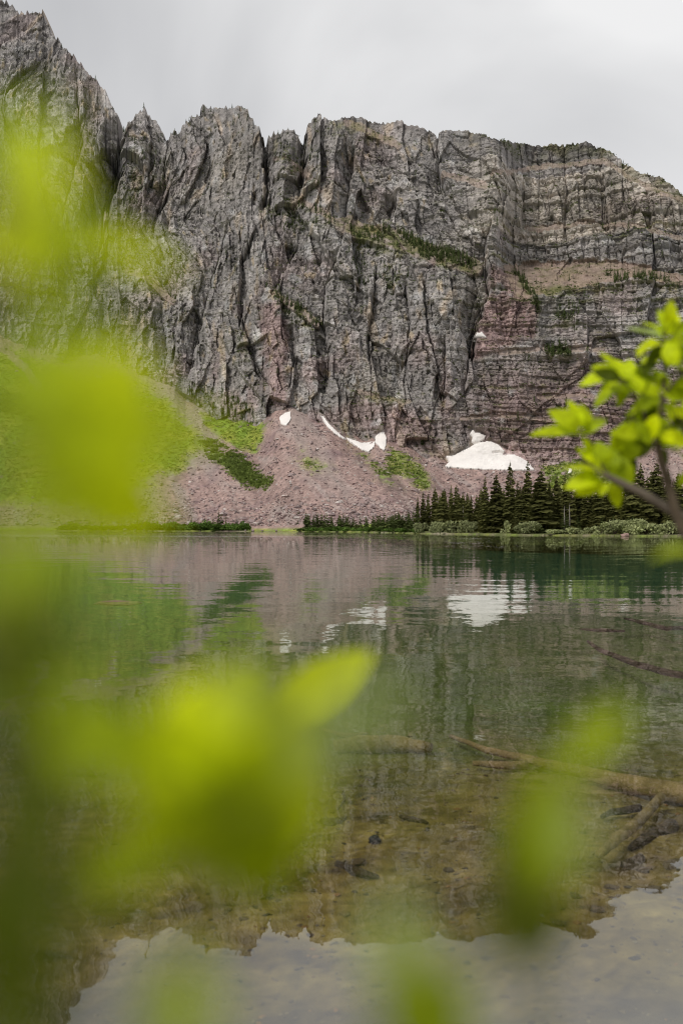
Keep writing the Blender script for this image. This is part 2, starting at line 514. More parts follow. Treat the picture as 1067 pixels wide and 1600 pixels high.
# jointed columns in the upper right cliff
vc, tc_, ec = cells((A + 0.4 * wx) / 4.6, Z / 26, 74)
disp += right * upper * (1 - tmask) * ((vc - 0.5) * 2.6 - 1.3 * (1 - sstep(0, 0.16, ec)))
wob = 4.0 * fbm(PX / 22, PY / 22, 3, 43)
for gi, (poly, hw, dep) in enumerate(GULLIES):
    q = np.array(poly); m = hw * 4
    sub = (PX > q[:, 0].min() - m) & (PX < q[:, 0].max() + m) & (PY > q[:, 1].min() - m) & (PY < q[:, 1].max() + m)
    gxp = PX[sub] + wob[sub]; gyp = PY[sub]
    dd, par = polydist(gxp, gyp, poly)
    dd = np.abs(dd + hw * (0.8 * (va[sub] - .5) + 0.6 * (v[sub] - .5)) * (dd > 1.5))
    xc = np.interp(gyp, q[:, 1], q[:, 0])
    side = np.where(gxp < xc, 1.0, 0.0)          # steep wall on one side, a long ramp on the other
    if gi % 3 == 2: side = 1 - side
    prof = np.clip(1 - dd / (hw * (0.6 + 2.2 * side)), 0, 1)
    end = sstep(1.0, 0.75, par) if poly[0][1] < 240 else sstep(0, 0.12, par) * sstep(1.0, 0.8, par)
    crack = np.clip(1 - dd / 2.0, 0, 1)
    disp[sub] -= dep * (0.62 * prof + 0.16 * crack) * end
disp += 1.0 * fbm(A / 1.5, Z / 1.5, 2, 64)
on_ledge = sstep(0.7, 1.1, lean)
disp *= 1 - 0.55 * on_ledge
disp *= np.where(s[:, None] > 0.9, 0.55 + 0.45 * top_fade, 1.0)
snowm = np.zeros_like(PX)
for k, poly in SNOW.items():
    if k in ('high',):
        continue
    x0 = min(p[0] for p in poly) - 12; x1 = max(p[0] for p in poly) + 12
    y0 = min(p[1] for p in poly) - 12; y1 = max(p[1] for p in poly) + 12
    sub = (PX > x0) & (PX < x1) & (PY > y0) & (PY < y1)
    dd, _ = polydist(PX[sub], PY[sub], poly + [poly[0]])
    dd = np.where(inpoly(PX[sub], PY[sub], poly), -1, dd)
    snowm[sub] = np.maximum(snowm[sub], 1 - sstep(1, 7, dd))
disp = disp * (1 - snowm) - 0.8 * snowm
basefade = sstep(0, 0.05, s)[:, None]
disp = disp * (0.25 + 0.75 * basefade)

ln = np.hypot(U, 1.0)
Dd = D - disp / ln
P = np.stack([U * Dd, Dd, Z + 0.10 * disp], -1)
# back of the mountain: the ground falls away behind the crest
back = []
for j, (db, dz) in enumerate(((6, -0.5), (25, -4), (90, -22), (260, -90))):
    q = P[-1].copy(); q[:, 1] += db; q[:, 2] += dz + 1.5 * noise(pxc / 7, pxc * 0 + j, 95)
    back.append(q)
Pall = np.concatenate([P, np.stack(back)], 0)

# face orientation -> where soil and plants hold
gx = np.gradient(P, axis=1); gy = np.gradient(P, axis=0)
N = np.cross(gx, gy); N /= np.linalg.norm(N, axis=-1, keepdims=True) + 1e-9
up = np.abs(N[..., 2])
up_s = up.copy()
for _ in range(2):
    up_s[1:-1, 1:-1] = (up_s[:-2, 1:-1] + up_s[2:, 1:-1] + up_s[1:-1, :-2] + up_s[1:-1, 2:] + 2 * up_s[1:-1, 1:-1]) / 6

def C(r, g, b): return np.array([r, g, b])
def mixc(c, tgt, m): return c * (1 - m[..., None]) + tgt * m[..., None]
n_a = fbm(tilt_x / 30, Z / 60, 4, 201)
n_b = fbm(tilt_x / 9, Z / 22, 4, 202)
n_c = fbm(A / 80, Z / 80, 3, 203)
n_d = fbm(A / 4, Z / 4, 3, 204)
n_e = fbm(A / 1.4, Z / 1.4, 2, 214)
tone = 1.46 * np.exp(0.22 * n_b + 0.22 * n_a + 0.22 * n_d + 0.28 * n_e + 0.26 * (v2 - 0.5) + 0.34 * (v - 0.5) + 0.34 * (va - 0.5))
rock = np.ones(PX.shape + (3,)) * C(0.212, 0.198, 0.192)
rock = mixc(rock, C(0.245, 0.225, 0.205), sstep(0.0, 0.5, n_c))
rock = mixc(rock, C(0.225, 0.185, 0.18), 0.7 * sstep(0.08, 0.4, fbm(A / 50, Z / 35, 3, 205)) )
# purple argillite low on the right and behind the gully, red rock above the middle scree
pur = sstep(520, 640, PY) * right * 0.75
pur = np.maximum(pur, 0.9 * polymask(PX, PY, [(765, 418), (800, 428), (838, 480), (836, 530), (790, 545), (738, 560), (745, 500), (762, 470)], 8))
pur = np.maximum(pur, 0.75 * polymask(PX, PY, [(405, 480), (440, 470), (452, 520), (445, 600), (452, 640), (425, 640), (410, 560)], 9))
pur = np.maximum(pur, 0.55 * polymask(PX, PY, [(520, 640), (560, 620), (680, 660), (700, 720), (600, 690)], 12))
pur = np.maximum(pur, 0.5 * sstep(480, 620, PY) * sstep(0.0, 0.35, fbm(A / 22, Z / 30, 3, 206)))
rock = mixc(rock, C(0.235, 0.165, 0.160), pur)
# buff and rusty fresh faces in upright streaks
buff = sstep(0.16, 0.42, fbm(tilt_x / 7, Z / 24, 3, 207)) * (1 - 0.6 * right) * sstep(-0.2, 0.25, fbm(A / 40, Z / 50, 2, 208))
rock = mixc(rock, C(0.35, 0.285, 0.22), 0.6 * buff)
rust = sstep(0.30, 0.5, fbm(tilt_x / 5, Z / 11, 3, 209)) * (1 - right)
rock = mixc(rock, C(0.36, 0.275, 0.15), 0.4 * rust)
pale = sstep(0.22, 0.5, fbm(tilt_x / 10, Z / 12, 3, 210))
rock = mixc(rock, C(0.32, 0.315, 0.315), 0.6 * pale)
# bed-by-bed colour on the right
bi = np.floor(bedz / 4.2 + 0.35 * noise(A / 70, bedz / 4.2, 92)); bh = _hash(bi, bi * 0 + 2, 611)
bi2 = np.floor(bedz / 14); bh2 = _hash(bi2, bi2 * 0 + 2, 612)
rock = mixc(rock, C(0.27, 0.24, 0.20), right * upper * 0.5 * sstep(0.4, 0.8, bh2))
tone = tone * (1 + (0.3 + 0.7 * right) * (0.5 * (bh - 0.5) + 0.25 * (bh2 - 0.5)))
# black lichen and water streaks running down
streak = sstep(0.18, 0.42, fbm(A / 3.2, Z / 45, 3, 211)) * sstep(-0.1, 0.3, fbm(A / 35, Z / 25, 2, 212))
rock = rock * (tone * (1 - 0.5 * streak))[..., None]
# tan debris on the terrace and ledges
deb = np.clip(tmask + 0.7 * on_ledge, 0, 1)
rock = mixc(rock, C(0.33, 0.245, 0.20) * (1 + 0.25 * n_d[..., None]), deb * 0.85)
# plants
vegp = np.zeros_like(PX)
for poly, am, so in (([(535, 340), (600, 345), (700, 385), (748, 402), (742, 425), (660, 410), (600, 392), (548, 372)], 0.85, 10),
                     ([(800, 425), (812, 430), (846, 480), (842, 492), (828, 470)], 0.9, 4),
                     ([(842, 455), (880, 447), (905, 452), (890, 462), (855, 466)], 0.9, 5),
                     ([(900, 452), (960, 442), (1067, 444), (1200, 470), (1200, 490), (1067, 458), (980, 456), (920, 460)], 0.75, 6),
                     ([(845, 540), (885, 543), (890, 560), (860, 562)], 0.9, 5),
                     ([(870, 470), (905, 480), (900, 520), (865, 510)], 0.5, 8),
                     ([(430, 310), (480, 320), (535, 350), (500, 360), (455, 345)], 0.6, 10),
                     ([(415, 290), (440, 300), (430, 350), (405, 340)], 0.6, 8),
                     ([(428, 452), (500, 495), (490, 515), (425, 475)], 0.8, 6),
                     ([(190, 230), (260, 225), (262, 290), (195, 320)], 0.55, 14),
                     ([(425, 210), (475, 220), (500, 260), (520, 290), (470, 300), (425, 260)], 0.5, 14),
                     ([(260, 480), (285, 500), (275, 560), (250, 540)], 0.5, 8),
                     ([(360, 500), (385, 520), (390, 570), (370, 560)], 0.5, 8),
                     ([(300, 600), (345, 610), (400, 640), (400, 668), (340, 660), (290, 630)], 0.7, 8),
                     ([(180, 560), (260, 590), (300, 630), (260, 620), (190, 590)], 0.7, 8),
                     ([(590, 400), (620, 410), (640, 450), (610, 450)], 0.6, 8),
                     ([(540, 610), (600, 615), (640, 628), (600, 640), (550, 630)], 0.5, 6),
                     ([(480, 190), (545, 185), (630, 222), (560, 215), (500, 215)], 0.45, 6),
                     ([(160, 330), (280, 350), (300, 430), (220, 450), (170, 420)], 0.5, 14),
                     ([(-150, 60), (60, 80), (150, 250), (140, 420), (-150, 420)], 0.4, 20)):
    vegp = np.maximum(vegp, am * polymask(PX, PY, poly, so))
veg = np.clip(0.20 + vegp, 0, 1) * sstep(0.22, 0.60, up_s) * sstep(-0.35, 0.15, fbm(A / 6, Z / 6, 3, 221))
veg = np.maximum(veg, vegp * sstep(0.05, 0.35, fbm(A / 7, Z / 7, 3, 222) + 0.5 * (up_s - 0.35)) * 0.9)
veg = np.maximum(veg, 0.5 * sstep(0.5, 0.75, up_s) * sstep(0.0, 0.3, fbm(A / 9, Z / 9, 3, 223)))
lh = _hash(np.floor(bedz / 6.3), np.floor(bedz / 6.3) * 0 + 5, 613); lf = bedz / 6.3 - np.floor(bedz / 6.3)
veg = np.maximum(veg, (0.25 + 0.75 * right) * 0.75 * (lh > 0.5) * (1 - sstep(0.10, 0.30, lf)) * sstep(-0.05, 0.25, fbm(A / 18, Z / 9, 3, 225)))
veg = np.maximum(veg, 0.55 * right * upper * sstep(0.93, 1.0, s)[:, None] * sstep(-.2, .2, fbm(A / 9, Z / 9, 2, 226)))
grass_c = mixc(np.ones(PX.shape + (3,)) * C(0.13, 0.14, 0.05), C(0.23, 0.205, 0.085), sstep(-0.1, 0.4, fbm(A / 12, Z / 12, 2, 224)))
rock = mixc(rock, grass_c, np.clip(veg, 0, 1) * 0.9)
call = np.concatenate([rock] + [rock[-1:]] * 4, 0)
me = make_mesh('mountain', Pall.reshape(-1, 3), grid_quads(Pall.shape[0], NCOL)[:, ::-1], call.reshape(-1, 3))
mountain = link('mountain', me, M_ROCK, kind='structure', label='layered grey cliff wall with buttresses and gullies above the lake')

# ------------------------------------------------------------------ talus, bench and far shore
NT = 260
dsh = interp(SHORE_D, pxc) + 3.5 * fbm(pxc / 30, pxc * 0, 3, 301) + 2.2 * fbm(pxc / 7, pxc * 0 + 4, 3, 302)
dbn = np.maximum(interp(BENCH_D, pxc), dsh + 6)
zb = CAMH + (dbase) * dirs(pxc, base)[1]
tt = np.linspace(0, 1, NT)
TD = np.zeros((NT, NCOL)); TZ = np.zeros((NT, NCOL))
nb = 46
for k in range(NT):
    if k < 10:                       # under the lake edge up the bank
        f = k / 9.0
        TD[k] = dsh - 6 + f * 8; TZ[k] = -1.7 + f * 1.95
    elif k < nb:                     # flat wooded bench
        f = (k - 9) / (nb - 10)
        TD[k] = dsh + 2 + f * (dbn - dsh - 2); TZ[k] = 0.25 + f * 2.35 * sstep(4, 60, dbn - dsh)
    else:                            # scree up to the cliff foot and a little under it
        f = (k - nb + 1) / (NT - nb) * 1.03
        z1 = 0.25 + 2.35 * sstep(4, 60, dbn - dsh)
        TD[k] = dbn + f * (dbase - dbn); TZ[k] = z1 + (zb - z1) * (0.78 * f + 0.22 * f * f)
TU = np.broadcast_to(dirs(pxc, pxc * 0 + HOR)[0][None, :], TD.shape)
TX = TU * TD
amp = np.zeros((NT, 1)); amp[nb:, 0] = np.clip((np.arange(NT - nb)) / 25.0, 0, 1); 
def snow_mask(px, py, grow=3):
    m = np.zeros(px.shape)
    for poly in SNOW.values():
        q = np.array(poly)
        sub = (px > q[:, 0].min() - 14) & (px < q[:, 0].max() + 14) & (py > q[:, 1].min() - 14) & (py < q[:, 1].max() + 14)
        if not sub.any(): continue
        dd, _ = polydist(px[sub], py[sub], poly + [poly[0]])
        dd = np.where(inpoly(px[sub], py[sub], poly), -1, dd)
        m[sub] = np.maximum(m[sub], 1 - sstep(0, grow, dd))
    return m
tsn = snow_mask(*project(np.stack([TX, TD, TZ], -1)))
TZ0 = TZ.copy()
amp = amp * (1 - tsn)
TZ = TZ - 0.5 * tsn + amp * (2.1 * ridged((TX + 0.25 * TD) / 30, TD / 110, 3, 311) - 0.9 + 0.7 * fbm(TX / 6, TD / 6, 3, 312))
TZ[12:nb] += 0.35 * fbm(TX[12:nb] / 8, TD[12:nb] / 8, 3, 313)
TP = np.stack([TX, TD, TZ], -1)
QX, QY = project(TP)
QY0 = project(np.stack([TX, TD, TZ0], -1))[1]
g1 = fbm(TX / 14, TD / 14, 4, 321); g2 = fbm(TX / 4, TD / 4, 3, 322); g3 = fbm((TX + 0.35 * TD) / 7, TD / 40, 3, 323)
tcol = np.ones(TX.shape + (3,)) * C(0.375, 0.265, 0.238)
tcol = mixc(tcol, C(0.39, 0.315, 0.29), sstep(0.0, 0.5, g3))
tcol = mixc(tcol, C(0.27, 0.19, 0.185), sstep(0.05, 0.5, -g1))
tcol = tcol * (1 + 0.4 * g2[..., None] + 0.25 * fbm(TX / 1.6, TD / 1.6, 2, 325)[..., None])
fan = fbm((TX + 0.2 * TD) / 22, TD / 160, 3, 326)
tcol = mixc(tcol, C(0.36, 0.30, 0.275), 0.7 * sstep(0.05, 0.4, fan)) * (1 - 0.22 * sstep(0.05, 0.4, -fan))[..., None]
GREEN = [([(-160, 430), (-60, 505), (0, 540), (60, 562), (150, 588), (200, 590), (262, 622), (300, 660), (330, 694), (312, 706), (286, 736), (244, 752), (200, 772), (100, 792), (-160, 790)], 1.0, 20),
         ([(310, 642), (354, 650), (420, 660), (412, 690), (400, 708), (354, 692), (324, 672)], 1.0, 9),
         ([(317, 684), (354, 700), (426, 752), (415, 766), (380, 754), (329, 714)], 0.9, 9),
         ([(470, 696), (496, 708), (524, 734), (486, 744), (452, 716)], 0.6, 14),
         ([(540, 692), (575, 706), (607, 738), (640, 770), (600, 760), (560, 720)], 0.65, 14),
         ([(608, 696), (641, 710), (680, 762), (655, 772), (607, 733)], 0.8, 13),
         ([(850, 725), (900, 716), (985, 722), (1000, 770), (850, 770)], 0.8, 8)]
gm = np.zeros_like(TX)
for poly, am, so in GREEN:
    gm = np.maximum(gm, am * polymask(QX, QY, poly, so))
for poly, hw in (([(0, 540), (40, 575), (75, 625)], 6), ([(285, 640), (318, 668), (350, 705), (420, 748)], 5), ([(180, 575), (240, 596), (290, 632), (320, 670)], 4), ([(120, 590), (150, 592), (180, 620)], 6)):
    dd, _ = polydist(QX, QY, poly)
    gm *= 1 - 0.9 * (1 - sstep(hw * .5, hw * 1.3, dd + 3 * g2))
patchy = sstep(-0.25, 0.2, g1 * 0.7 + g2 * 0.7 + (gm - 0.5))
gm = gm * (0.12 + 0.88 * patchy)
bench = np.zeros_like(TX); bench[:nb + 6] = 1
bench[nb:nb + 6] = np.linspace(1, 0, 6)[:, None]
wet = (np.arange(NT) < 9)[:, None] * 1.0
shore_g = bench * sstep(-0.45, 0.0, g1 + 0.3 * (QX > 440) + 0.4 * (QX > 600)) 
gcol = mixc(np.ones(TX.shape + (3,)) * C(0.20, 0.29, 0.045), C(0.31, 0.34, 0.065), sstep(-0.2, 0.4, g1))
gcol = gcol * (1 + 0.45 * g2[..., None])
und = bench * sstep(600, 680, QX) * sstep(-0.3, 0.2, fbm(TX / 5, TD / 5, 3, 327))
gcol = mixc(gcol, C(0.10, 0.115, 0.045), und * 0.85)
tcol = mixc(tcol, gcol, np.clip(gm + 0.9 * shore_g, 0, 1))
edge = (1 - sstep(3, 8, np.abs(np.arange(NT)[:, None] - 8.0))) * np.ones_like(TX)
en = fbm(TX / 2.2, TD / 2.2, 3, 332)
tcol = mixc(tcol, mixc(np.ones(TX.shape + (3,)) * C(0.13, 0.14, 0.05), C(0.22, 0.185, 0.13), sstep(-.05, .2, en)), np.clip(edge * (0.55 + en), 0, 1) * 0.9)
sandy = (1 - sstep(8, 16, np.abs(np.arange(NT)[:, None] - 9.0))) * sstep(0.2, 0.45, fbm(TX / 18, TD / 60, 2, 331))
tcol = mixc(tcol, C(0.42, 0.36, 0.28), np.clip(sandy, 0, 1) * 0.7)
dk = np.zeros_like(TX)
for poly in ([(317, 686), (354, 702), (426, 753), (415, 765), (380, 754), (329, 714)], [(0, 610), (45, 625), (75, 645), (60, 660), (0, 640)]):
    dk = np.maximum(dk, polymask(QX, QY, poly, 8) * sstep(-.35, .15, g2 + g1))
tcol = mixc(tcol, C(0.12, 0.19, 0.045), dk * 0.5)
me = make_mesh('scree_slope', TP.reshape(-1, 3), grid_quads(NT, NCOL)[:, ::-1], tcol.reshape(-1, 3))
scree = link('scree_slope', me, M_GROUND, kind='structure', label='pink scree and green meadow slope below the cliffs')

# stones
def stone_shape(seed, n=14):
    r = random.Random(seed)
    import bmesh
    bm = bmesh.new()
    sx, sy, sz = r.uniform(.7, 1.1), r.uniform(.6, 1.0), r.uniform(.45, .8)
    for _ in range(n):
        v_ = Vector((r.gauss(0, 1), r.gauss(0, 1), r.gauss(0, 1))).normalized()
        bm.verts.new((v_.x * sx * r.uniform(.8, 1), v_.y * sy * r.uniform(.8, 1), v_.z * sz * r.uniform(.8, 1)))
    bmesh.ops.convex_hull(bm, input=bm.verts)
    bmesh.ops.triangulate(bm, faces=bm.faces)
    bm.verts.ensure_lookup_table()
    used = [v_ for v_ in bm.verts if v_.link_faces]
    idx = {v_: i for i, v_ in enumerate(used)}
    V = np.array([v_.co[:] for v_ in used]) * 0.5
    T = np.array([[idx[a] for a in f.verts] for f in bm.faces])
    bm.free()
    return V, T

STONES = [stone_shape(40 + i, 12) for i in range(8)]
def rot_z(a):
    c, s_ = math.cos(a), math.sin(a)
    return np.array([[c, -s_, 0], [s_, c, 0], [0, 0, 1.0]])

def scatter(shapes, pts, sizes, cols, r, squash=1.0):
    VV = []; TT = []; CC = []; off = 0
    for i in range(len(pts)):
        V, T = shapes[r.integers(len(shapes))]
        R_ = rot_z(r.random() * 6.28)
        q = (V * np.array([1, 1, squash]) * sizes[i]) @ R_.T + pts[i]
        VV.append(q); TT.append(T + off); off += len(V)
        CC.append(np.broadcast_to(cols[i], (len(V), 3)))
    return np.concatenate(VV), np.concatenate(TT), np.concatenate(CC)

wt = np.zeros_like(TX)
wt[nb + 1:-6] = 1
wt *= np.clip(1 - 0.93 * gm, 0, 1) * (QY < 822) * (QX > -60) * (QX < 1130)
wt *= 0.35 + 1.1 * sstep(-0.1, 0.35, g1) + 0.8 * sstep(760, 815, QY)
wt *= TD ** 1.0
pr = (wt / wt.sum()).ravel()
ids = rng.choice(pr.size, 24000, p=pr)
pts = TP.reshape(-1, 3)[ids] + rng.normal(0, 0.25, (len(ids), 3)) * np.array([1, 1, 0.2])
sz = 0.55 * (1 - rng.random(len(ids))) ** -0.40
sz = np.clip(sz, 0.5, 2.6) * (1 + 0.5 * sstep(765, 815, QY.ravel()[ids]))
base_c = np.array([[0.36, 0.27, 0.255], [0.44, 0.35, 0.32], [0.27, 0.19, 0.185], [0.52, 0.46, 0.43], [0.20, 0.155, 0.15]])
cc = base_c[rng.integers(0, 5, len(ids))] * rng.uniform(0.75, 1.2, (len(ids), 1))
V, T, Cc = scatter(STONES, pts, sz, cc, rng)
link('rubble', make_mesh('rubble', V, T, Cc), M_STONE, parent=scree, kind='stuff')
# boulders one can pick out on the scree
BM = []
for i in range(6):
    V, T = stone_shape(90 + i, 20)
    m_ = make_mesh('boulder', V, T); m_.materials.append(M_BOULD); BM.append(m_)
ids = rng.choice(pr.size, 240, p=pr)
for i in ids:
    o = link('boulder', BM[int(rng.integers(6))], parent=scree)
    o.location = Vector(TP.reshape(-1, 3)[i]) + Vector((0, 0, 0.1))
    k = float(rng.uniform(2.0, 4.2)) * (1.35 if rng.random() < .15 else 1)
    o.scale = (k, k * float(rng.uniform(.8, 1.1)), k * float(rng.uniform(.7, 1)))
    o.rotation_euler = (float(rng.uniform(-.4, .4)), float(rng.uniform(-.4, .4)), float(rng.uniform(0, 6.3)))

# ------------------------------------------------------------------ snow patches
def surf(px, py, nominal=True):
    """point of the nominal slope or cliff at a photo pixel (arrays)"""
    ci = np.interp(px, pxc, np.arange(NCOL)); c0 = np.clip(np.round(ci).astype(int), 0, NCOL - 1)
    out = np.zeros(px.shape + (3,))
    for n_ in range(px.size):
        c = c0.flat[n_]; y = py.flat[n_]
        d_ = 1e9
        if y < PY[0, c]:
            k = (y - PY[0, c]) / (PY[-1, c] - PY[0, c]) * (NROW - 1)
            d_ = np.interp(k, np.arange(NROW), D[:, c])
        rows = np.arange(nb, NT)
        if y > QY0[NT - 1, c]:
            d_ = min(d_, np.interp(-y, -QY0[rows, c], TD[rows, c]))
        u, te = dirs(px.flat[n_], y)
        out.reshape(-1, 3)[n_] = (u * d_, d_, CAMH + te * d_)
    return out

SNOW_LABEL = {
    'small': 'small oval snow patch alone at the top of the pink scree',
    'sliver': 'thin diagonal sliver of snow along the foot of the cliff',
    'wedge': 'low pointed wedge of snow lying beside a tooth-shaped patch',
    'tooth': 'upright tooth-shaped snow patch at the edge of the green scree',
    'field': 'large dusty pink-white snowfield at the cliff foot behind the spruces',
    'fleck': 'tiny fleck of snow high in the cliff gully',
    'high': 'tiny snow scrap at the top of the green slope',
    'remnant': 'small narrow snow remnant low on the slope behind foreground leaves',
    'bank': 'short sliver of snow at the cliff foot above the grassy gap',
}
for key, poly in SNOW.items():
    pa = np.array(poly, float)
    st = 0.8
    xs = np.arange(pa[:, 0].min() - 3, pa[:, 0].max() + 3, st); ys = np.arange(pa[:, 1].min() - 3, pa[:, 1].max() + 3, st)
    gxx, gyy = np.meshgrid(xs, ys)
    dd, _ = polydist(gxx, gyy, list(poly) + [poly[0]])
    sd_ = np.where(inpoly(gxx, gyy, poly), dd, -dd) + 1.1 * fbm(gxx / 3.5, gyy / 3.5, 3, 401)
    W = surf(gxx, gyy)
    dd_ = W[..., 1].copy()                           # snow smooths over the break of slope
    for n_ in range(70):
        p_ = np.pad(dd_, 1, mode='edge')
        dd_ = (p_[:-2, 1:-1] + p_[2:, 1:-1] + p_[1:-1, :-2] + p_[1:-1, 2:]) / 4
        if n_ < 60: dd_ = np.minimum(dd_, W[..., 1] + 0.3)
    u_, te_ = dirs(gxx, gyy)
    W = np.stack([u_ * dd_, dd_, CAMH + te_ * dd_], -1)
    big = 1.5 if key == 'field' else 0.6
    th = np.where(sd_ > 0, 0.25 + big * np.clip(sd_ / 14, 0, 1) ** 0.7 + (0.5 * fbm(gxx / 11, gyy / 6, 3, 402) if key == 'field' else 0), -4.0)
    if key == 'field':
        hollow, _ = polydist(gxx, gyy, [(742, 693), (750, 692), (757, 690)])
        hollow2, _ = polydist(gxx, gyy, [(770, 709), (780, 707), (790, 710)])
        th = th - 1.3 * (1 - sstep(0, 3.0, hollow)) * (sd_ > 0) - 1.2 * (1 - sstep(0, 3.0, hollow2)) * (sd_ > 0)
    W = W + th[..., None] * np.array([0, -0.75, 0.35])
    keep = sd_ > -1.6
    q = grid_quads(*gxx.shape)[:, ::-1]
    q = q[keep.ravel()[q].all(1)]
    used = np.unique(q); remap = np.full(gxx.size, -1); remap[used] = np.arange(len(used))
    m_ = make_mesh('snow_patch', W.reshape(-1, 3)[used], remap[q], smooth=True)
    link('snow_patch', m_, M_SNOW, label=SNOW_LABEL[key], cat='snow patch', group='old snow below the cliffs')

# ------------------------------------------------------------------ trees
def spruce_mesh(seed, tiers=34, narrow=0.16, sprays=9, bare=0.08, young=False):
    """unit-height spire: drooping sprays of small triangles around a stem, ragged outline"""
    r = random.Random(seed)
    V = []; T = []
    lean_a = r.uniform(0, 6.28)
    for i in range(tiers):
        f = (i + r.random() * .6) / tiers
        z = bare + (1 - bare) * f
        prof = (1 - f) ** 0.64 * (0.6 + 0.4 * min(1, (f + .05) * 5))
        rad = narrow * prof * r.uniform(0.7, 1.15) + 0.008
        ns = max(4, int(sprays * (0.55 + 0.6 * (1 - f))))
        a0 = r.random() * 6.28
        for j in range(ns):
            if r.random() < 0.10: continue
            a = a0 + 6.283 * j / ns + r.uniform(-.5, .5)
            z = bare + (1 - bare) * min(.985, f + r.uniform(-.9, .9) / tiers)
            L = rad * r.uniform(0.45, 1.25)
            dr = -L * r.uniform(0.25, 0.65)
            ca, sa = math.cos(a), math.sin(a)
            w = L * r.uniform(0.30, 0.48) + 0.005
            p0 = Vector((ca * L * .05, sa * L * .05, z))
            p1 = Vector((ca * L, sa * L, z + dr))
            for side in (-1, 0, 1):                # three fronds a spray
                b = a + side * 0.45
                q = p0.lerp(p1, 0.35 if side else 0)
                e_ = p0 + Vector((math.cos(b) * L * (0.85 if side else 1.0), math.sin(b) * L * (0.85 if side else 1.0), dr * (1 if side == 0 else 0.85)))
                nrm = Vector((-math.sin(b), math.cos(b), 0)) * w * (0.8 if side else 1)
                mid = q.lerp(e_, 0.55)
                k = len(V)
                V += [q, mid + nrm, e_, mid - nrm + Vector((0, 0, -w * 0.3)), mid + Vector((0, 0, -w * r.uniform(.5, 1.1)))]
                T += [(k, k + 1, k + 2), (k, k + 2, k + 3), (k, k + 4, k + 2)]
    k = len(V)
    V += [Vector((.006, 0, .95)), Vector((-.006, .004, .95)), Vector((0, 0, 1.02))]
    T += [(k, k + 1, k + 2)]
    if young:
        sv, sq = tube([Vector((0, 0, -.03)), Vector((0, 0, .98))], [.02, .004], 4, cap=False)
        k = len(V); V += sv
        for q in sq: T += [(q[0] + k, q[1] + k, q[2] + k), (q[0] + k, q[2] + k, q[3] + k)]
    return make_mesh('crown', np.array([v_[:] for v_ in V]), np.array(T))

TRUNK_V, TRUNK_Q = tube([Vector((0, 0, -0.03)), Vector((0.003, 0, .3)), Vector((-.002, 0.002, .65)), Vector((0, 0, .97))], [0.016, .012, .007, .002], 6)
trunk_me = pymesh('trunk', TRUNK_V, TRUNK_Q); trunk_me.materials.append(M_BARK)
SPR = []
for i in range(9):
    m_ = spruce_mesh(600 + i, tiers=32 + i % 3 * 3, narrow=(0.165, 0.19, 0.215, 0.145, 0.23)[i % 5], sprays=11, bare=(0.04, 0.1, 0.06)[i % 3])
    m_.materials.append(M_SPRUCE); SPR.append(m_)
YNG = []
for i in range(6):
    m_ = spruce_mesh(700 + i, tiers=13, narrow=(0.2, 0.24, 0.17)[i % 3], sprays=7, bare=0.02, young=True)
    m_.materials.append(M_YOUNG); YNG.append(m_)

def ground_z(x, d):
    """height of the bench/slope sheet at forward distance d"""
    c = int(np.clip(np.round((CX + F * x / d * 1.0 - PX0) / (PX1 - PX0) * (NCOL - 1)), 0, NCOL - 1))
    return float(np.interp(d, TD[:, c], TZ[:, c]))

def plant_spruce(px, top, d, label, group, k=None, wide=1.0, parts=True):
    u = (px - CX) / F
    x = u * d
    z0 = ground_z(x, d)
    ztop = CAMH + dirs(px, top)[1] * d
    h = max(1.0, float(ztop - z0))
    i = random.randrange(9) if k is None else k
    if parts:
        o = link('spruce_tree', None, label=label, cat='tree', group=group)
        link('trunk', trunk_me, parent=o); link('crown', SPR[i], parent=o)
    else:
        o = link('young_spruce', YNG[i % 6], label=label, cat='tree', group=group)
    o.location = (x, d, z0 - 0.05)
    w = h * wide * random.uniform(.92, 1.1)
    o.scale = (w, w, h)
    o.rotation_euler = (random.uniform(-.015, .015), random.uniform(-.015, .015), random.uniform(0, 6.28))
    return o

def shore(px): return float(np.interp(px, pxc, dsh))
FOREST = 'spruces along the wooded far shore'
NAMED = [(758, 744, 14, 'tall slim spruce at the shore in front of the snowfield', 1.0, 3),
         (774, 741, 12, 'broad dark spruce just right of the slim one before the snowfield', 1.15, 2),
         (798, 721, 16, 'very tall spire spruce whose tip overlaps the snowfield edge', 1.0, 0),
         (805, 797, 7, 'short dense spruce at the water beside the round willow bush', 1.25, 4),
         (824, 717, 34, 'tallest thin spire spruce right of the snowfield', 0.9, 3),
         (846, 734, 13, 'wide full spruce between the tallest spire and the foreground leaves', 1.25, 7),
         (988, 725, 14, 'dark full spruce rising behind the bare foreground twig', 1.2, 2),
         (1001, 722, 20, 'pointed spruce crowding the dark full one behind the twig', 1.0, 5),
         (1027, 722, 18, 'tall spruce seen between the two foreground stems', 1.15, 7),
         (652, 774, 12, 'first slim spruce at the end of the young conifer belt', 0.8, 3)]
for px, top, dd, lab, w, k in NAMED:
    plant_spruce(px, top, shore(px) + dd, lab, FOREST, k, w)
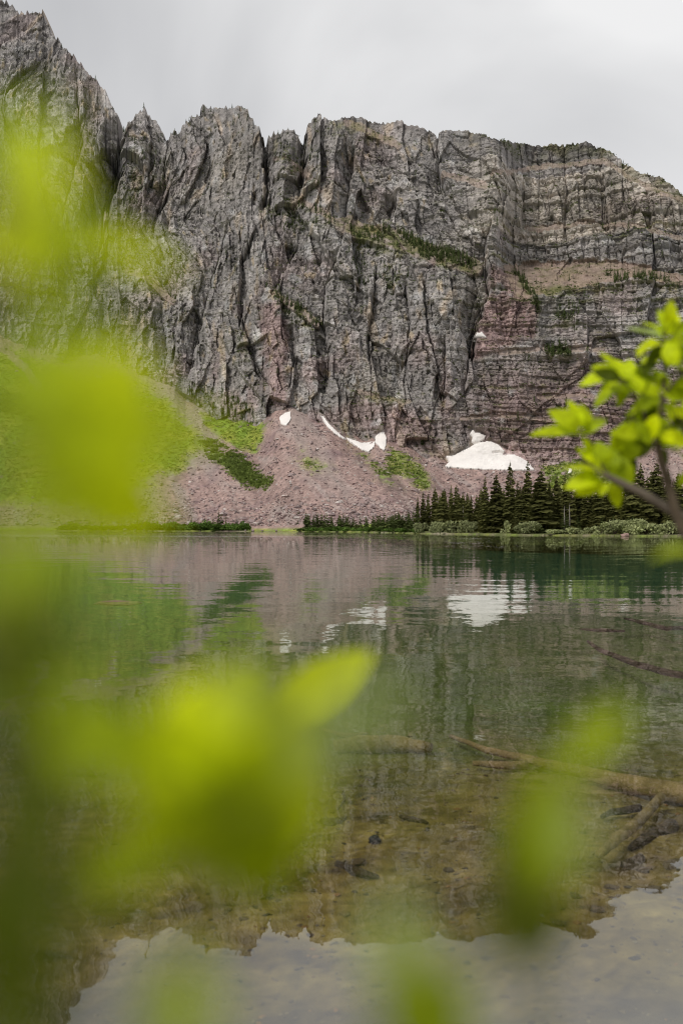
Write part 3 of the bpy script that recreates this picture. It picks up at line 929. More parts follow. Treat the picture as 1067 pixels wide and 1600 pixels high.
MID = [(661, 768), (668, 771), (679, 763), (687, 774), (696, 770), (704, 759), (713, 757), (724, 767), (736, 775), (745, 772), (752, 778), (787, 764), (812, 762),
       (835, 765), (858, 748), (869, 744), (882, 737), (892, 752), (901, 760), (916, 757), (929, 757), (942, 765), (955, 760), (968, 756), (978, 748), (1012, 742), (1044, 728), (1060, 733),
       (772, 768), (780, 756), (808, 750), (818, 758), (838, 752), (852, 756), (862, 762), (875, 760), (888, 765), (908, 752), (922, 766), (936, 750), (950, 748), (962, 742), (984, 752), (1016, 735), (1034, 745), (1052, 748), (692, 764), (718, 772), (730, 770),
       (1080, 728), (1100, 735), (1125, 722), (1150, 735)]
for px, top in MID:
    plant_spruce(px, top + random.uniform(-3, 3), shore(px) + random.uniform(12, 34), ('slim spruce in the row between the young conifers and the snowfield' if px < 755 else 'spruce in the shore row around the bare grey trunks' if px < 950 else 'spruce in the shore row behind the bare foreground twigs'), FOREST + (', slim row' if px < 755 else ', middle row' if px < 950 else ', row behind the twigs'), None, random.uniform(.85, 1.15))
for n_ in range(46):
    px = random.uniform(655, 1150)
    plant_spruce(px, random.uniform(760, 790), shore(px) + random.uniform(45, 105), 'spruce standing back in the shade behind the shore row', FOREST + ', back rows', None, random.uniform(.9, 1.2))
for n_ in range(22):
    px = random.uniform(690, 1100)
    plant_spruce(px, random.uniform(800, 818), shore(px) + random.uniform(8, 20), 'knee-to-head-high young spruce under the tall shore spruces', 'young spruces under the tall ones', None, 1.5, parts=False)
for n_ in range(110):
    px = random.uniform(462, 655)
    top = np.interp(px, [462, 500, 560, 600, 655], [801, 803, 805, 803, 796]) + random.uniform(-4, 11)
    plant_spruce(px, top, shore(px) + random.uniform(5, 26), 'young conifer in the low dense belt at the foot of the scree', 'young conifer belt', None, 1.25, parts=False)
for px, top in ((342, 795), (346, 800), (353, 806), (320, 808), (310, 812), (300, 806), (371, 812), (215, 806), (205, 810), (186, 808), (228, 812), (258, 808), (276, 812), (333, 808), (160, 806), (140, 808)):
    plant_spruce(px, top, shore(px) + random.uniform(4, 10), 'small dark conifer among the low shrubs below the pink scree', 'small conifers below the scree', None, 0.8, parts=False)

# bare grey trunks in front of the forest
for px, top, dd, lab in ((881, 790, 9, 'bare grey trunk of a dead spruce at the wooded shore'), (889, 786, 10, 'bare grey trunk beside another dead spruce at the shore'), (723, 790, 30, 'thin bare dead tree among the slim spruces')):
    d = shore(px) + dd; x = (px - CX) / F * d; z0 = ground_z(x, d)
    h = CAMH + dirs(px, top)[1] * d - z0
    r = random.Random(px)
    V, Q = tube([Vector((0, 0, -.1)), Vector((.05, 0, h * .4)), Vector((.02, .05, h * .8)), Vector((.1, 0, h))], [.16, .13, .08, .02], 6)
    o = link('dead_tree', pymesh('dead_tree', V, Q), M_SNAG, label=lab, cat='dead tree')
    for b in range(9):
        z = h * r.uniform(.35, .92); a = r.uniform(0, 6.28); L = r.uniform(.4, 1.0)
        V, Q = tube([Vector((0.03, 0, z)), Vector((math.cos(a) * L, math.sin(a) * L, z - .15 * L))], [.03, .008], 4)
        link('branch', pymesh('branch', V, Q), M_SNAG, parent=o)
    o.location = (x, d, z0)

# bushes: leaf clumps through the volume
def bush_mesh(seed, n=900, leaf=0.09, flat=0.75):
    r = np.random.default_rng(seed)
    lobes = r.normal(0, 1, (9, 3)) * np.array([.34, .34, .13]) + np.array([0, 0, .42])
    lr = r.uniform(.22, .40, 9)
    li = r.integers(0, 9, n)
    dv = r.normal(0, 1, (n, 3)); dv /= np.linalg.norm(dv, axis=1, keepdims=True)
    p = lobes[li] + dv * (lr[li] * r.uniform(.55, 1.05, n))[:, None] * np.array([1, 1, flat])
    p = p[p[:, 2] > -0.02]; n = len(p)
    a = r.normal(0, 1, (n, 3)); a /= np.linalg.norm(a, axis=1, keepdims=True)
    b = np.cross(a, r.normal(0, 1, (n, 3))); b /= np.linalg.norm(b, axis=1, keepdims=True)
    L = leaf * r.uniform(.6, 1.3, (n, 1))
    V = np.concatenate([p - a * L, p + b * L * .5, p + a * L, p - b * L * .5], 1).reshape(-1, 3)
    Q = np.arange(n * 4).reshape(n, 4)
    return make_mesh('foliage', V, Q)
BUSH = [bush_mesh(800 + i) for i in range(4)]
for b in BUSH: b.materials.append(M_WILLOW)
SCRUB = [bush_mesh(820 + i, 420, 0.12) for i in range(4)]
for b in SCRUB: b.materials.append(M_SCRUB)
V, Q = [], []
for k in range(6):
    a = k * 1.05
    v_, q_ = tube([Vector((0, 0, -.05)), Vector((math.cos(a) * .1, math.sin(a) * .1, .25)), Vector((math.cos(a) * .28, math.sin(a) * .28, .6))], [.018, .012, .004], 4)
    Q += [tuple(i + len(V) for i in f) for f in q_]; V += v_
stem_me = pymesh('stems', V, Q); stem_me.materials.append(M_BARK)

def plant_bush(px, w_px, h_px, dd, label, group, mats=BUSH, name='willow_bush', parts=True):
    d = shore(px) + dd; x = (px - CX) / F * d
    if parts:
        o = link(name, None, label=label, cat='bush', group=group)
        link('stems', stem_me, parent=o); link('foliage', random.choice(mats), parent=o)
    else:
        o = link(name, random.choice(mats), label=label, cat='bush', group=group)
    o.location = (x, d, ground_z(x, d) - .1)
    o.scale = (w_px * d / F * .85, w_px * d / F * .85, h_px * d / F * 1.3)
    o.rotation_euler = (0, 0, random.uniform(0, 6.28))
WB = 'willow bushes at the water edge'
for px, w, h, dd, lab in ((657, 24, 17, 5, 'pale willow bush at the left end of the shore bushes'), (678, 26, 19, 5, 'rounded pale willow beside the slim spruces'), (705, 34, 21, 6, 'long pale willow bush below the slim spruces'),
                          (733, 24, 19, 9, 'pale willow bush set back below the slim spruces'), (824, 36, 21, 5, 'round willow bush beside the short dense spruce'), (792, 16, 18, 10, 'narrow willow clump between spruce trunks'),
                          (960, 50, 25, 5, 'widest willow bush below the dark full spruce'), (938, 30, 17, 5, 'low willow bush left of the widest one'), (1008, 46, 22, 6, 'blue-green willow bush between the twig and the pink rock'),
                          (1046, 38, 22, 6, 'willow bush behind the pink shore rock'), (1090, 50, 24, 6, 'willow bush beyond the pink shore rock'), (897, 28, 12, 4, 'low bright bush in front of the bare grey trunks'), (868, 30, 9, 4, 'low grassy bush at the foot of the wide full spruce'),
                          (1130, 60, 26, 7, 'large willow bush at the end of the wooded shore')):
    plant_bush(px, w, h, dd, lab, WB)
for px in list(np.linspace(245, 385, 22)) + list(np.linspace(100, 240, 14)):
    plant_bush(px + random.uniform(-4, 4), random.uniform(14, 26), random.uniform(7, 14), random.uniform(3, 8), 'low green shrub in the strip below the pink scree', 'low shrubs below the scree', SCRUB, 'low_shrub', parts=False)
for px in np.linspace(470, 650, 16):
    plant_bush(px + random.uniform(-4, 4), random.uniform(14, 24), random.uniform(4, 8), random.uniform(2, 5), 'low bright shrub edging the young conifer belt', 'low shrubs edging the conifers', SCRUB, 'low_shrub', parts=False)

# grass and scrub on the green slopes, conifers on the cliff ledges: beyond counting
def tuft_shapes(seed, n=10, leaf=.5):
    out = []
    for k in range(5):
        r = np.random.default_rng(seed + k)
        p = r.normal(0, .42, (n, 3)) * np.array([1, 1, .35]); p[:, 2] = np.abs(p[:, 2]) + .1
        a = r.normal(0, 1, (n, 3)); a[:, 2] = np.abs(a[:, 2]) * .8; a /= np.linalg.norm(a, axis=1, keepdims=True)
        b = np.cross(a, r.normal(0, 1, (n, 3))); b /= np.linalg.norm(b, axis=1, keepdims=True)
        V = np.concatenate([p - a * leaf * .3, p + b * leaf * .45, p + a * leaf, p - b * leaf * .45], 1).reshape(-1, 3)
        q = np.arange(n * 4).reshape(n, 4)
        out.append((V, np.concatenate([q[:, [0, 1, 2]], q[:, [0, 2, 3]]])))
    return out
TUFT = tuft_shapes(900, 8)
wt = np.clip(gm - 0.25, 0, 1); wt[:nb] = 0; wt[-6:] = 0
wt *= (QX > -60) * (QX < 1130) * TD
pr = (wt / wt.sum()).ravel()
ids = rng.choice(pr.size, 9000, p=pr)
V, T, _ = scatter(TUFT, TP.reshape(-1, 3)[ids] + rng.normal(0, .3, (len(ids), 3)) * np.array([1, 1, 0]), rng.uniform(.5, 1.3, len(ids)), np.zeros((len(ids), 3)), rng, .7)
link('meadow_grass', make_mesh('meadow_grass', V, T), M_GRASS, kind='stuff', label='bright green grass and herbs covering the slope', cat='grass')
wt = (dk * (0.3 + sstep(-.1, .3, g2)) + 0.02 * gm * sstep(0.1, .4, g1) + 0.03 * sstep(.3, .5, gm) * (QX > 440)); wt[:nb] = 0; wt[-6:] = 0
pr = (wt * TD / (wt * TD).sum()).ravel()
ids = rng.choice(pr.size, 1700, p=pr)
V, T, _ = scatter(TUFT, TP.reshape(-1, 3)[ids] + rng.normal(0, .3, (len(ids), 3)) * np.array([1, 1, 0]), rng.uniform(1.0, 2.4, len(ids)), np.zeros((len(ids), 3)), rng, 1.0)
link('slope_scrub', make_mesh('slope_scrub', V, T), foliage_mat('slope_scrub_foliage', (0.24, 0.31, 0.08), trans=.4), kind='stuff', label='dark green scrub in strips down the slope', cat='scrub')
SP = []
for k in range(4):
    r = np.random.default_rng(950 + k); V = []; T = []
    for i in range(9):
        f = i / 9; a0 = r.random() * 6.28
        for j in range(4):
            a = a0 + j * 1.57 + r.uniform(-.3, .3); L = .22 * (1 - f) * r.uniform(.7, 1.2) + .02; o_ = len(V)
            V += [(0, 0, f + .12), (math.cos(a + .4) * L, math.sin(a + .4) * L, f - .02), (math.cos(a - .4) * L, math.sin(a - .4) * L, f - .02)]
            T.append((o_, o_ + 1, o_ + 2))
    SP.append((np.array(V), np.array(T)))
TREEP = [([(612, 358), (690, 388), (745, 402), (740, 418), (660, 402)], 3.0), ([(540, 345), (610, 358), (600, 385), (550, 370)], 1.2), ([(800, 425), (812, 430), (846, 480), (842, 492)], 2.0),
         ([(845, 540), (885, 543), (890, 560), (860, 562)], 3.0), ([(430, 450), (500, 495), (490, 512), (428, 475)], 1.2), ([(190, 200), (262, 215), (262, 290), (195, 320)], 0.5), ([(265, 170), (395, 165), (400, 195), (270, 215)], .35),
         ([(300, 600), (345, 610), (400, 640), (400, 668), (340, 660), (290, 630)], 1.2), ([(420, 205), (475, 215), (500, 260), (430, 260)], .5), ([(420, 330), (500, 320), (530, 350), (440, 360)], .7), ([(940, 430), (1030, 432), (1060, 448), (960, 446)], 1.2),
         ([(870, 470), (905, 480), (900, 520), (865, 510)], .8), ([(230, 380), (290, 400), (280, 470), (250, 440)], .6), ([(530, 380), (640, 410), (640, 470), (560, 440)], .5)]
wt = 0.010 * sstep(.3, .6, up_s) + 0.05 * veg
for poly, am in TREEP:
    wt = wt + am * polymask(PX, PY, poly, 4) * (0.15 + sstep(.2, .5, up_s))
wt = wt * (1 - snowm); wt[:6] = 0
wt[-3:, :] += 0.09 * (pxc < 480)[None, :]
pr = (wt / wt.sum()).ravel()
ids = rng.choice(pr.size, 1500, p=pr)
pts = P.reshape(-1, 3)[ids]
V, T, _ = scatter(SP, pts - np.array([0, 0, .3]), rng.uniform(1.6, 4.6, len(ids)), np.zeros((len(ids), 3)), rng, 1.0)
link('ledge_conifers', make_mesh('ledge_conifers', V, T), M_LEDGE, kind='stuff', label='scattered small dark conifers clinging to the cliff ledges', cat='conifers')
wt = veg * (1 - snowm); wt[:4] = 0
pr = (wt / wt.sum()).ravel()
ids = rng.choice(pr.size, 6000, p=pr)
V, T, _ = scatter(TUFT, P.reshape(-1, 3)[ids], rng.uniform(.5, 1.5, len(ids)), np.zeros((len(ids), 3)), rng, .8)
link('ledge_scrub', make_mesh('ledge_scrub', V, T), foliage_mat('ledge_scrub_foliage', (0.10, 0.125, 0.04)), kind='stuff', label='olive scrub and grass on the cliff ledges', cat='scrub')

# ------------------------------------------------------------------ the lake: bed and water
ys = np.concatenate([np.linspace(-1.5, 12, 260), 12 + np.geomspace(0.06, 520, 150)])
us = np.linspace(-1, 1, 300)
LX = us[None, :] * (2.2 + 0.62 * np.abs(ys) + 1.2)[:, None]
LY = np.broadcast_to(ys[:, None], LX.shape)
def bed_depth(x, y):
    yy = y + 0.9 * fbm(x / 3.0, y / 3.0, 2, 501) + np.clip(-0.10 * x, -.6, .6)
    return np.interp(yy, [-2, 0.3, 1.0, 1.9, 3, 5, 8, 14, 25, 60, 120, 600], [-.55, -.32, -.12, .10, .20, .34, .52, .85, 1.5, 2.6, 3.2, 3.5])
def bed_height(x, y):
    n_ = 0.05 * fbm(x / 0.8, y / 0.8, 4, 511) + 0.018 * ridged(x / 0.22, y / 0.22, 3, 512) + 0.05 * np.maximum(0, fbm(x / 0.45, y / 0.35, 3, 513) - .15)
    return -bed_depth(x, y) + n_ * (1 + 0 * x)
LZ = bed_height(LX, LY)
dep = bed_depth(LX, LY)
b1 = fbm(LX / 0.7, LY / 0.5, 5, 521); b2 = fbm(LX / .12, LY / .12, 3, 522); b3 = fbm(LX / 2.2, LY / 1.6, 3, 523)
bc = np.ones(LX.shape + (3,)) * C(0.215, 0.148, 0.046)
bc = mixc(bc, C(0.135, 0.088, 0.03), sstep(-0.1, 0.45, b1))
bc = mixc(bc, C(0.29, 0.21, 0.072), 0.8 * sstep(0.05, 0.5, -b1 + .4 * b3))
b4 = fbm(LX / .05, LY / .05, 2, 524)
bc = bc * np.exp(0.55 * b2 + 0.45 * b4)[..., None]
bc = mixc(bc, C(0.05, 0.03, 0.012), 0.9 * sstep(0.16, 0.36, b2 * .6 + b1 * .6 + .2 * b4))
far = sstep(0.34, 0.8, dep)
bc = mixc(bc, C(0.10, 0.128, 0.034) * (1 + .35 * b3[..., None] + .25 * b1[..., None]), far)  # light absorbed by the water is painted into the bed colour by depth
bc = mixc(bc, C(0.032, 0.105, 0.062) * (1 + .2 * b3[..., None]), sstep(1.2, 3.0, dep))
near_dark = sstep(4.6, 3.1, LY + 0.5 * b3 - 0.25 * np.abs(LX))  # near bed painted darker so the reflected sky stands out over it
bc = mixc(bc, C(0.075, 0.056, 0.034) * (1 + .4 * b1[..., None]), 0.9 * near_dark)
bank_m = sstep(0.02, -0.12, dep)
bc = mixc(bc, C(0.16, 0.12, 0.08), bank_m)
M_BED = surface_mat('water_tinted_bed_silt', attr='tint', nscale=9.0, var=0.35, rough=0.95, bump=0.5, bscale=30, spec=0.05, bdist=0.02)
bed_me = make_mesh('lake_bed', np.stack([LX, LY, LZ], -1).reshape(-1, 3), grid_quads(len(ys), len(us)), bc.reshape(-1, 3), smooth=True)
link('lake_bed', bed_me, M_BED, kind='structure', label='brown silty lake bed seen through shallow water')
# ground the bushes beside the photographer stand on, reaching back from the lake
gxs = np.linspace(-260, 260, 90); gys = -1.45 - np.concatenate([[0], np.geomspace(.4, 400, 40)])
GX, GY = np.meshgrid(np.sign(gxs) * np.abs(gxs / 260) ** 2.2 * 260, gys)
GZ = .52 + .12 * fbm(GX / 2, GY / 2, 3, 531) + 0.03 * (-GY - 1.45)
GZ[0] -= .3
link('near_bank', make_mesh('near_bank', np.stack([GX, GY, GZ], -1).reshape(-1, 3), grid_quads(*GX.shape)[:, ::-1]), surface_mat('bank_soil', colour=(.12, .12, .05), nscale=2, var=.4), kind='structure', label='grassy near bank of the lake')

def water_material():
    m, nt, out = mat_new('lake_water')
    geo = nd(nt, 'NewGeometry')
    sep = nd(nt, 'SeparateXYZ', {0: geo.outputs['Position']})
    def wave(scale, stretch, seed, detail=2.0):
        mp = nd(nt, 'Mapping', {'Vector': geo.outputs['Position'], 'Scale': stretch, 'Location': (seed * 13.7, seed * 5.1, seed)})
        n_ = nd(nt, 'TexNoise', {'Vector': mp.outputs[0], 'Scale': scale, 'Detail': detail, 'Roughness': 0.5})
        return nd(nt, 'VectorMath', {0: n_.outputs['Color'], 1: (0.5, 0.5, 0.5)}, operation='SUBTRACT').outputs[0]
    def scaled(vec, k):
        return nd(nt, 'VectorMath', {0: vec, 'Scale': k}, operation='SCALE').outputs[0]
    # ripple slope: calm near the shore, wind-ruffled far out
    near = scaled(wave(8.0, (0.8, 1.0, 1), 1, 3.0), 0.022)
    mid = scaled(wave(1.1, (0.35, 1.0, 1), 2), 0.034)
    rough_far = nd(nt, 'MapRange', {'Value': sep.outputs['Y'], 'From Min': 40.0, 'From Max': 140.0, 'To Min': 0.012, 'To Max': 0.30})
    patch = nd(nt, 'TexNoise', {'Vector': nd(nt, 'Mapping', {'Vector': geo.outputs['Position'], 'Scale': (0.045, 0.035, 1.0), 'Location': (3.1, 0.4, 0)}).outputs[0], 'Scale': 1.0, 'Detail': 2.0})
    pm = nd(nt, 'MapRange', {'Value': patch.outputs['Fac'], 'From Min': 0.42, 'From Max': 0.62, 'To Min': 0.25, 'To Max': 1.3})
    fw = nd(nt, 'Math', {0: rough_far.outputs[0], 1: pm.outputs[0]}, operation='MULTIPLY')
    farv = nd(nt, 'VectorMath', {0: wave(2.2, (0.5, 1.0, 1), 3, 3.0), 'Scale': fw.outputs[0]}, operation='SCALE').outputs[0]
    s1 = nd(nt, 'VectorMath', {0: near, 1: mid}, operation='ADD').outputs[0]
    s2 = nd(nt, 'VectorMath', {0: s1, 1: farv}, operation='ADD').outputs[0]
    fl = nd(nt, 'VectorMath', {0: s2, 1: (1, 1, 0)}, operation='MULTIPLY').outputs[0]
    nn = nd(nt, 'VectorMath', {0: fl, 1: (0, 0, 1)}, operation='ADD').outputs[0]
    nrm = nd(nt, 'VectorMath', {0: nn}, operation='NORMALIZE').outputs[0]
    dot = nd(nt, 'VectorMath', {0: nrm, 1: geo.outputs['Incoming']}, operation='DOT_PRODUCT')
    ab = nd(nt, 'Math', {0: dot.outputs['Value']}, operation='ABSOLUTE')
    om = nd(nt, 'Math', {0: 1.0, 1: ab.outputs[0]}, operation='SUBTRACT', use_clamp=True)
    pw = nd(nt, 'Math', {0: om.outputs[0], 1: 9.0}, operation='POWER')
    fr = nd(nt, 'Math', {0: pw.outputs[0], 1: 0.76, 2: 0.22}, operation='MULTIPLY_ADD', use_clamp=True)
    g = nd(nt, 'BsdfGlossy', {'Color': (0.97, 0.98, 0.97, 1), 'Roughness': 0.0, 'Normal': nrm})
    t = nd(nt, 'BsdfTransparent', {'Color': (0.93, 0.97, 0.90, 1)})
    mx = nd(nt, 'MixShader', {0: fr.outputs[0], 1: t.outputs[0], 2: g.outputs[0]})
    nt.links.new(mx.outputs[0], out.inputs['Surface'])
    return m
wy = np.concatenate([np.linspace(0.2, 30, 40), np.geomspace(31, 560, 60)])
WX = np.linspace(-1, 1, 41)[None, :] * (40 + .6 * wy)[:, None]
WYg = np.broadcast_to(wy[:, None], WX.shape)
link('lake', make_mesh('lake', np.stack([WX, WYg, 0 * WX], -1).reshape(-1, 3), grid_quads(*WX.shape)), water_material(), kind='structure', label='calm clear mountain lake reflecting the cliffs')

# ------------------------------------------------------------------ sunken logs, sticks and stones
def on_bed(px, py, lift=0.0):
    """where the line of sight through a pixel meets the lake bed"""
    u, te = dirs(px, py)
    lo, hi = 1.5, 60.0
    for _ in range(50):
        m_ = (lo + hi) / 2
        h = CAMH + te * m_ - float(bed_height(np.array([u * m_]), np.array([m_]))[0])
        if h > lift: lo = m_
        else: hi = m_
    return Vector((float(u * lo), lo, float(CAMH + te * lo)))
M_LOG = surface_mat('sunken_log', colour=(0.27, 0.19, 0.08), nscale=7, var=0.4, bump=0.8, bscale=25, bdist=0.03)
M_LOGD = surface_mat('sunken_dark_wood', colour=(0.055, 0.036, 0.018), nscale=7, var=0.4, bump=0.8, bscale=25, bdist=0.03)
def log(pts, rads, label, mat=M_LOG, name='sunken_log', lift=0.03, group='logs lying on the lake bed', seed=1, seg=9):
    r = random.Random(seed)
    ps = [on_bed(px, py, lift) for px, py in pts]
    full = []; fr = []
    for i in range(len(ps) - 1):
        for k in range(4):
            f = k / 4
            full.append(ps[i].lerp(ps[i + 1], f) + Vector((r.uniform(-.006, .006), r.uniform(-.006, .006), r.uniform(-.004, .004))))
            fr.append(rads[i] * (1 - f) + rads[i + 1] * f)
    full.append(ps[-1]); fr.append(rads[-1])
    V, Q = tube(full, fr, seg, .07, r)
    o = link(name, pymesh(name, V, Q, True), mat, label=label, cat='log' if 'log' in name else 'stick', group=group)
    return o
log([(522, 1166), (560, 1163), (620, 1162), (672, 1168)], [.06, .085, .085, .05], 'short thick silt-covered log lying alone on the lake bed', seed=3, lift=.08)
log([(704, 1150), (760, 1172), (830, 1188), (900, 1205), (990, 1225), (1067, 1240), (1160, 1255)], [.02, .032, .042, .055, .07, .085, .09], 'long sunken log running in from the side under the leaves', seed=4, lift=.09)
log([(738, 1193), (790, 1196), (822, 1196)], [.022, .035, .04], 'broken branch stub beside the tip of the long log', seed=5, lift=.06)
log([(1032, 1246), (1000, 1280), (965, 1310), (935, 1335)], [.036, .036, .034, .024], 'straight branch slanting down from the long log', seed=6, lift=.09)
log([(1000, 1262), (960, 1268), (940, 1276)], [.03, .025, .015], 'short side branch below the long log', seed=7, lift=.05, mat=M_LOGD)
log([(1050, 1290), (1010, 1310), (985, 1325)], [.05, .04, .02], 'dark rotten limb among the branches by the long log', seed=8, lift=.02, mat=M_LOGD)
log([(1000, 1340), (975, 1352), (1010, 1362)], [.03, .03, .02], 'dark rotten chunk of wood near the slanting branch', seed=9, lift=.01, mat=M_LOGD)
log([(918, 1002), (935, 1015), (985, 1035), (1030, 1048), (1090, 1060)], [.03, .045, .05, .05, .05], 'thin dark sunken branch curving across the deeper bed', mat=M_LOGD, name='sunken_branch', seed=10, lift=.35, group='branches on the deeper bed')
log([(905, 983), (940, 985), (975, 986)], [.02, .05, .03], 'short dark sunken branch on the deeper bed', mat=M_LOGD, name='sunken_branch', seed=11, lift=.4, group='branches on the deeper bed')
log([(975, 966), (1000, 972), (1040, 982), (1080, 980)], [.03, .06, .06, .06], 'dark sunken branch lying farthest from the bank', mat=M_LOGD, name='sunken_branch', seed=12, lift=.4, group='branches on the deeper bed')
log([(625, 1275), (645, 1280), (668, 1286)], [.012, .02, .01], 'small dark stick on the bed near the black stone', mat=M_LOGD, name='sunken_stick', seed=13, lift=.02, group='sticks on the bed')
log([(528, 1350), (555, 1362), (590, 1370)], [.02, .03, .012], 'dark waterlogged stick on the brown silt', mat=M_LOGD, name='sunken_stick', seed=14, lift=.012, group='sticks on the bed')
log([(535, 1235), (538, 1250), (528, 1265)], [.008, .01, .006], 'thin curved twig on the bed below the short log', mat=M_LOGD, name='sunken_stick', seed=15, lift=.01, group='sticks on the bed')
log([(505, 1283), (520, 1286), (540, 1278)], [.03, .035, .012], 'dark knot of roots on the bed', mat=M_LOGD, name='sunken_stick', seed=16, lift=.01, group='sticks on the bed')
log([(100, 1208), (140, 1206), (165, 1210)], [.03, .04, .02], 'dark sunken stick behind the blurred leaves', mat=M_LOGD, name='sunken_stick', seed=17, lift=.03, group='sticks on the bed')
log([(505, 1140), (540, 1150), (575, 1146)], [.02, .03, .012], 'faint stick beyond the short thick log', mat=M_LOG, name='sunken_stick', seed=18, lift=.03, group='sticks on the bed')

def stone(name, p, size, mat, label, seed, n=26, rz=0.3, group=None, cat='rock'):
    V, T = stone_shape(seed, n)
    o = link(name, make_mesh(name, V, T, smooth=False), mat, label=label, cat=cat, group=group)
    o.location = p; o.scale = size; o.rotation_euler = (0, 0, rz)
    return o
M_BLACK = surface_mat('black_stone', colour=(0.02, 0.024, 0.028), nscale=12, var=.4)
M_PEB = surface_mat('ochre_pebble', colour=(0.26, 0.13, 0.035), nscale=20, var=.3)
M_PINK = surface_mat('pink_shore_rock', colour=(0.36, 0.24, 0.21), nscale=2, var=.25, bump=.5, bscale=6, bdist=.05)
M_BROWN = surface_mat('brown_stone', colour=(0.10, 0.068, 0.035), nscale=12, var=.4, bump=.5, bscale=30, bdist=.01)
stone('sunken_stone', on_bed(586, 1312, .02), (.12, .10, .09), M_BLACK, 'small black stone on the brown lake bed', 11, rz=.8)
for i, (px, py, s_) in enumerate(((488, 1483, .035), (502, 1376, .03), (610, 1325, .025), (655, 1325, .025), (700, 1385, .045), (755, 1295, .03), (712, 1308, .03), (527, 1398, .05), (640, 1340, .022), (690, 1345, .022), (1040, 1180, .04), (560, 1420, .03))):
    stone('ochre_pebble', on_bed(px, py, .005), (s_, s_ * .8, s_ * .5), M_PEB, 'small orange-brown pebble on the lake bed', 20 + i, n=14, rz=i, group='orange pebbles on the lake bed', cat='pebble')
for i, (px, py, s_) in enumerate(((1020, 1390, .16), (955, 1385, .14), (900, 1400, .12), (930, 1420, .12), (1050, 1350, .2), (640, 1150, .1), (870, 1440, .1), (560, 1345, .16), (420, 1400, .12), (700, 1360, .1))):
    stone('sunken_stone', on_bed(px, py, .01), (s_, s_ * .8, s_ * .45), M_BROWN, 'silt-brown stone half buried in the lake bed', 50 + i, n=18, rz=i, group='brown stones on the lake bed')
# litter of small stones on the near bed
px_ = rng.uniform(150, 1150, 2600); dy = rng.uniform(3.4, 9.0, 2600) ** 1.0
xx = (px_ - CX) / F * dy
hz = bed_height(xx, dy)
lc = np.array([[.13, .09, .04], [.07, .045, .022], [.2, .15, .075], [.05, .035, .02], [.22, .12, .04]])[rng.choice(5, 2600, p=[.38, .27, .20, .10, .05])]
V, T, Cc = scatter(STONES, np.stack([xx, dy, hz], -1), 0.012 + 0.03 * rng.random(2600) ** 3 * 2, lc, rng, .6)
link('bed_gravel', make_mesh('bed_gravel', V, T, Cc), M_STONE, kind='stuff', label='fine gravel and debris on the near lake bed', cat='gravel')
# rock bar just breaking the surface out in the lake
d = CAMH * F / (939 - HOR)
stone('rock_bar', Vector(((185 - CX) / F * d, d, -.05)), (1.65, .42, .30), surface_mat('bar_rock', colour=(.24, .15, .11), nscale=3, var=.3), 'long low reddish rock just breaking the lake surface', 71, n=40, rz=-.03)
# rocks at the far water edge
dd_ = shore(976) + 0.5
stone('shore_rock', Vector(((976 - CX) / F * dd_, dd_, .15)), (2.9, 1.6, 1.3), M_PINK, 'flat pink rock at the water in front of the willows', 72, n=30, rz=.2)
for i, (px, w) in enumerate(((196, 3.2), (212, 2.2), (395, 2.6), (410, 1.6), (226, 1.8), (170, 2.2), (384, 1.3), (432, 1.8))):
    dd_ = shore(px) + .8
    stone('shore_rock', Vector(((px - CX) / F * dd_, dd_, .4)), (w, w * .8, w * .7), M_BOULD, 'pale boulder at the water below the pink scree', 80 + i, n=24, rz=i, group='pale boulders at the water')

# ------------------------------------------------------------------ foreground shrubs
def leaf_mesh(seed, wid=0.5, curl=0.18, fold=0.25):
    """unit-long leaf with stalk, folded along the midrib, toothed edge, slightly curled"""
    r = random.Random(seed)
    n = 14
    V = []; Qs = []
    for i in range(n + 1):
        f = i / n
        w = wid * 0.5 * (math.sin(math.pi * min(1, f) ** 0.85) ** 0.8) * (1 + 0.05 * (i % 2)) if 0 < i < n else 0.004
        z = -curl * (f - .3) ** 2 * 2 + .02 * math.sin(f * 9 + seed)
        V += [Vector((f, -w, z + fold * w)), Vector((f, -w * .5, z + fold * w * .35)), Vector((f, 0, z)), Vector((f, w * .5, z + fold * w * .35)), Vector((f, w, z + fold * w * (1 + r.uniform(-.2, .2))))]
        if i:
            o = (i - 1) * 5
            for k in range(4): Qs.append((o + k, o + k + 1, o + 5 + k + 1, o + 5 + k))
    st, sq = tube([Vector((-.22, 0, .02)), Vector((-.1, 0, -.005)), Vector((.35, 0, -.008))], [.012, .012, .006], 5)
    o = len(V); V += st; Qs += [tuple(a + o for a in f) for f in sq]
    return pymesh('leaf', V, Qs, True)

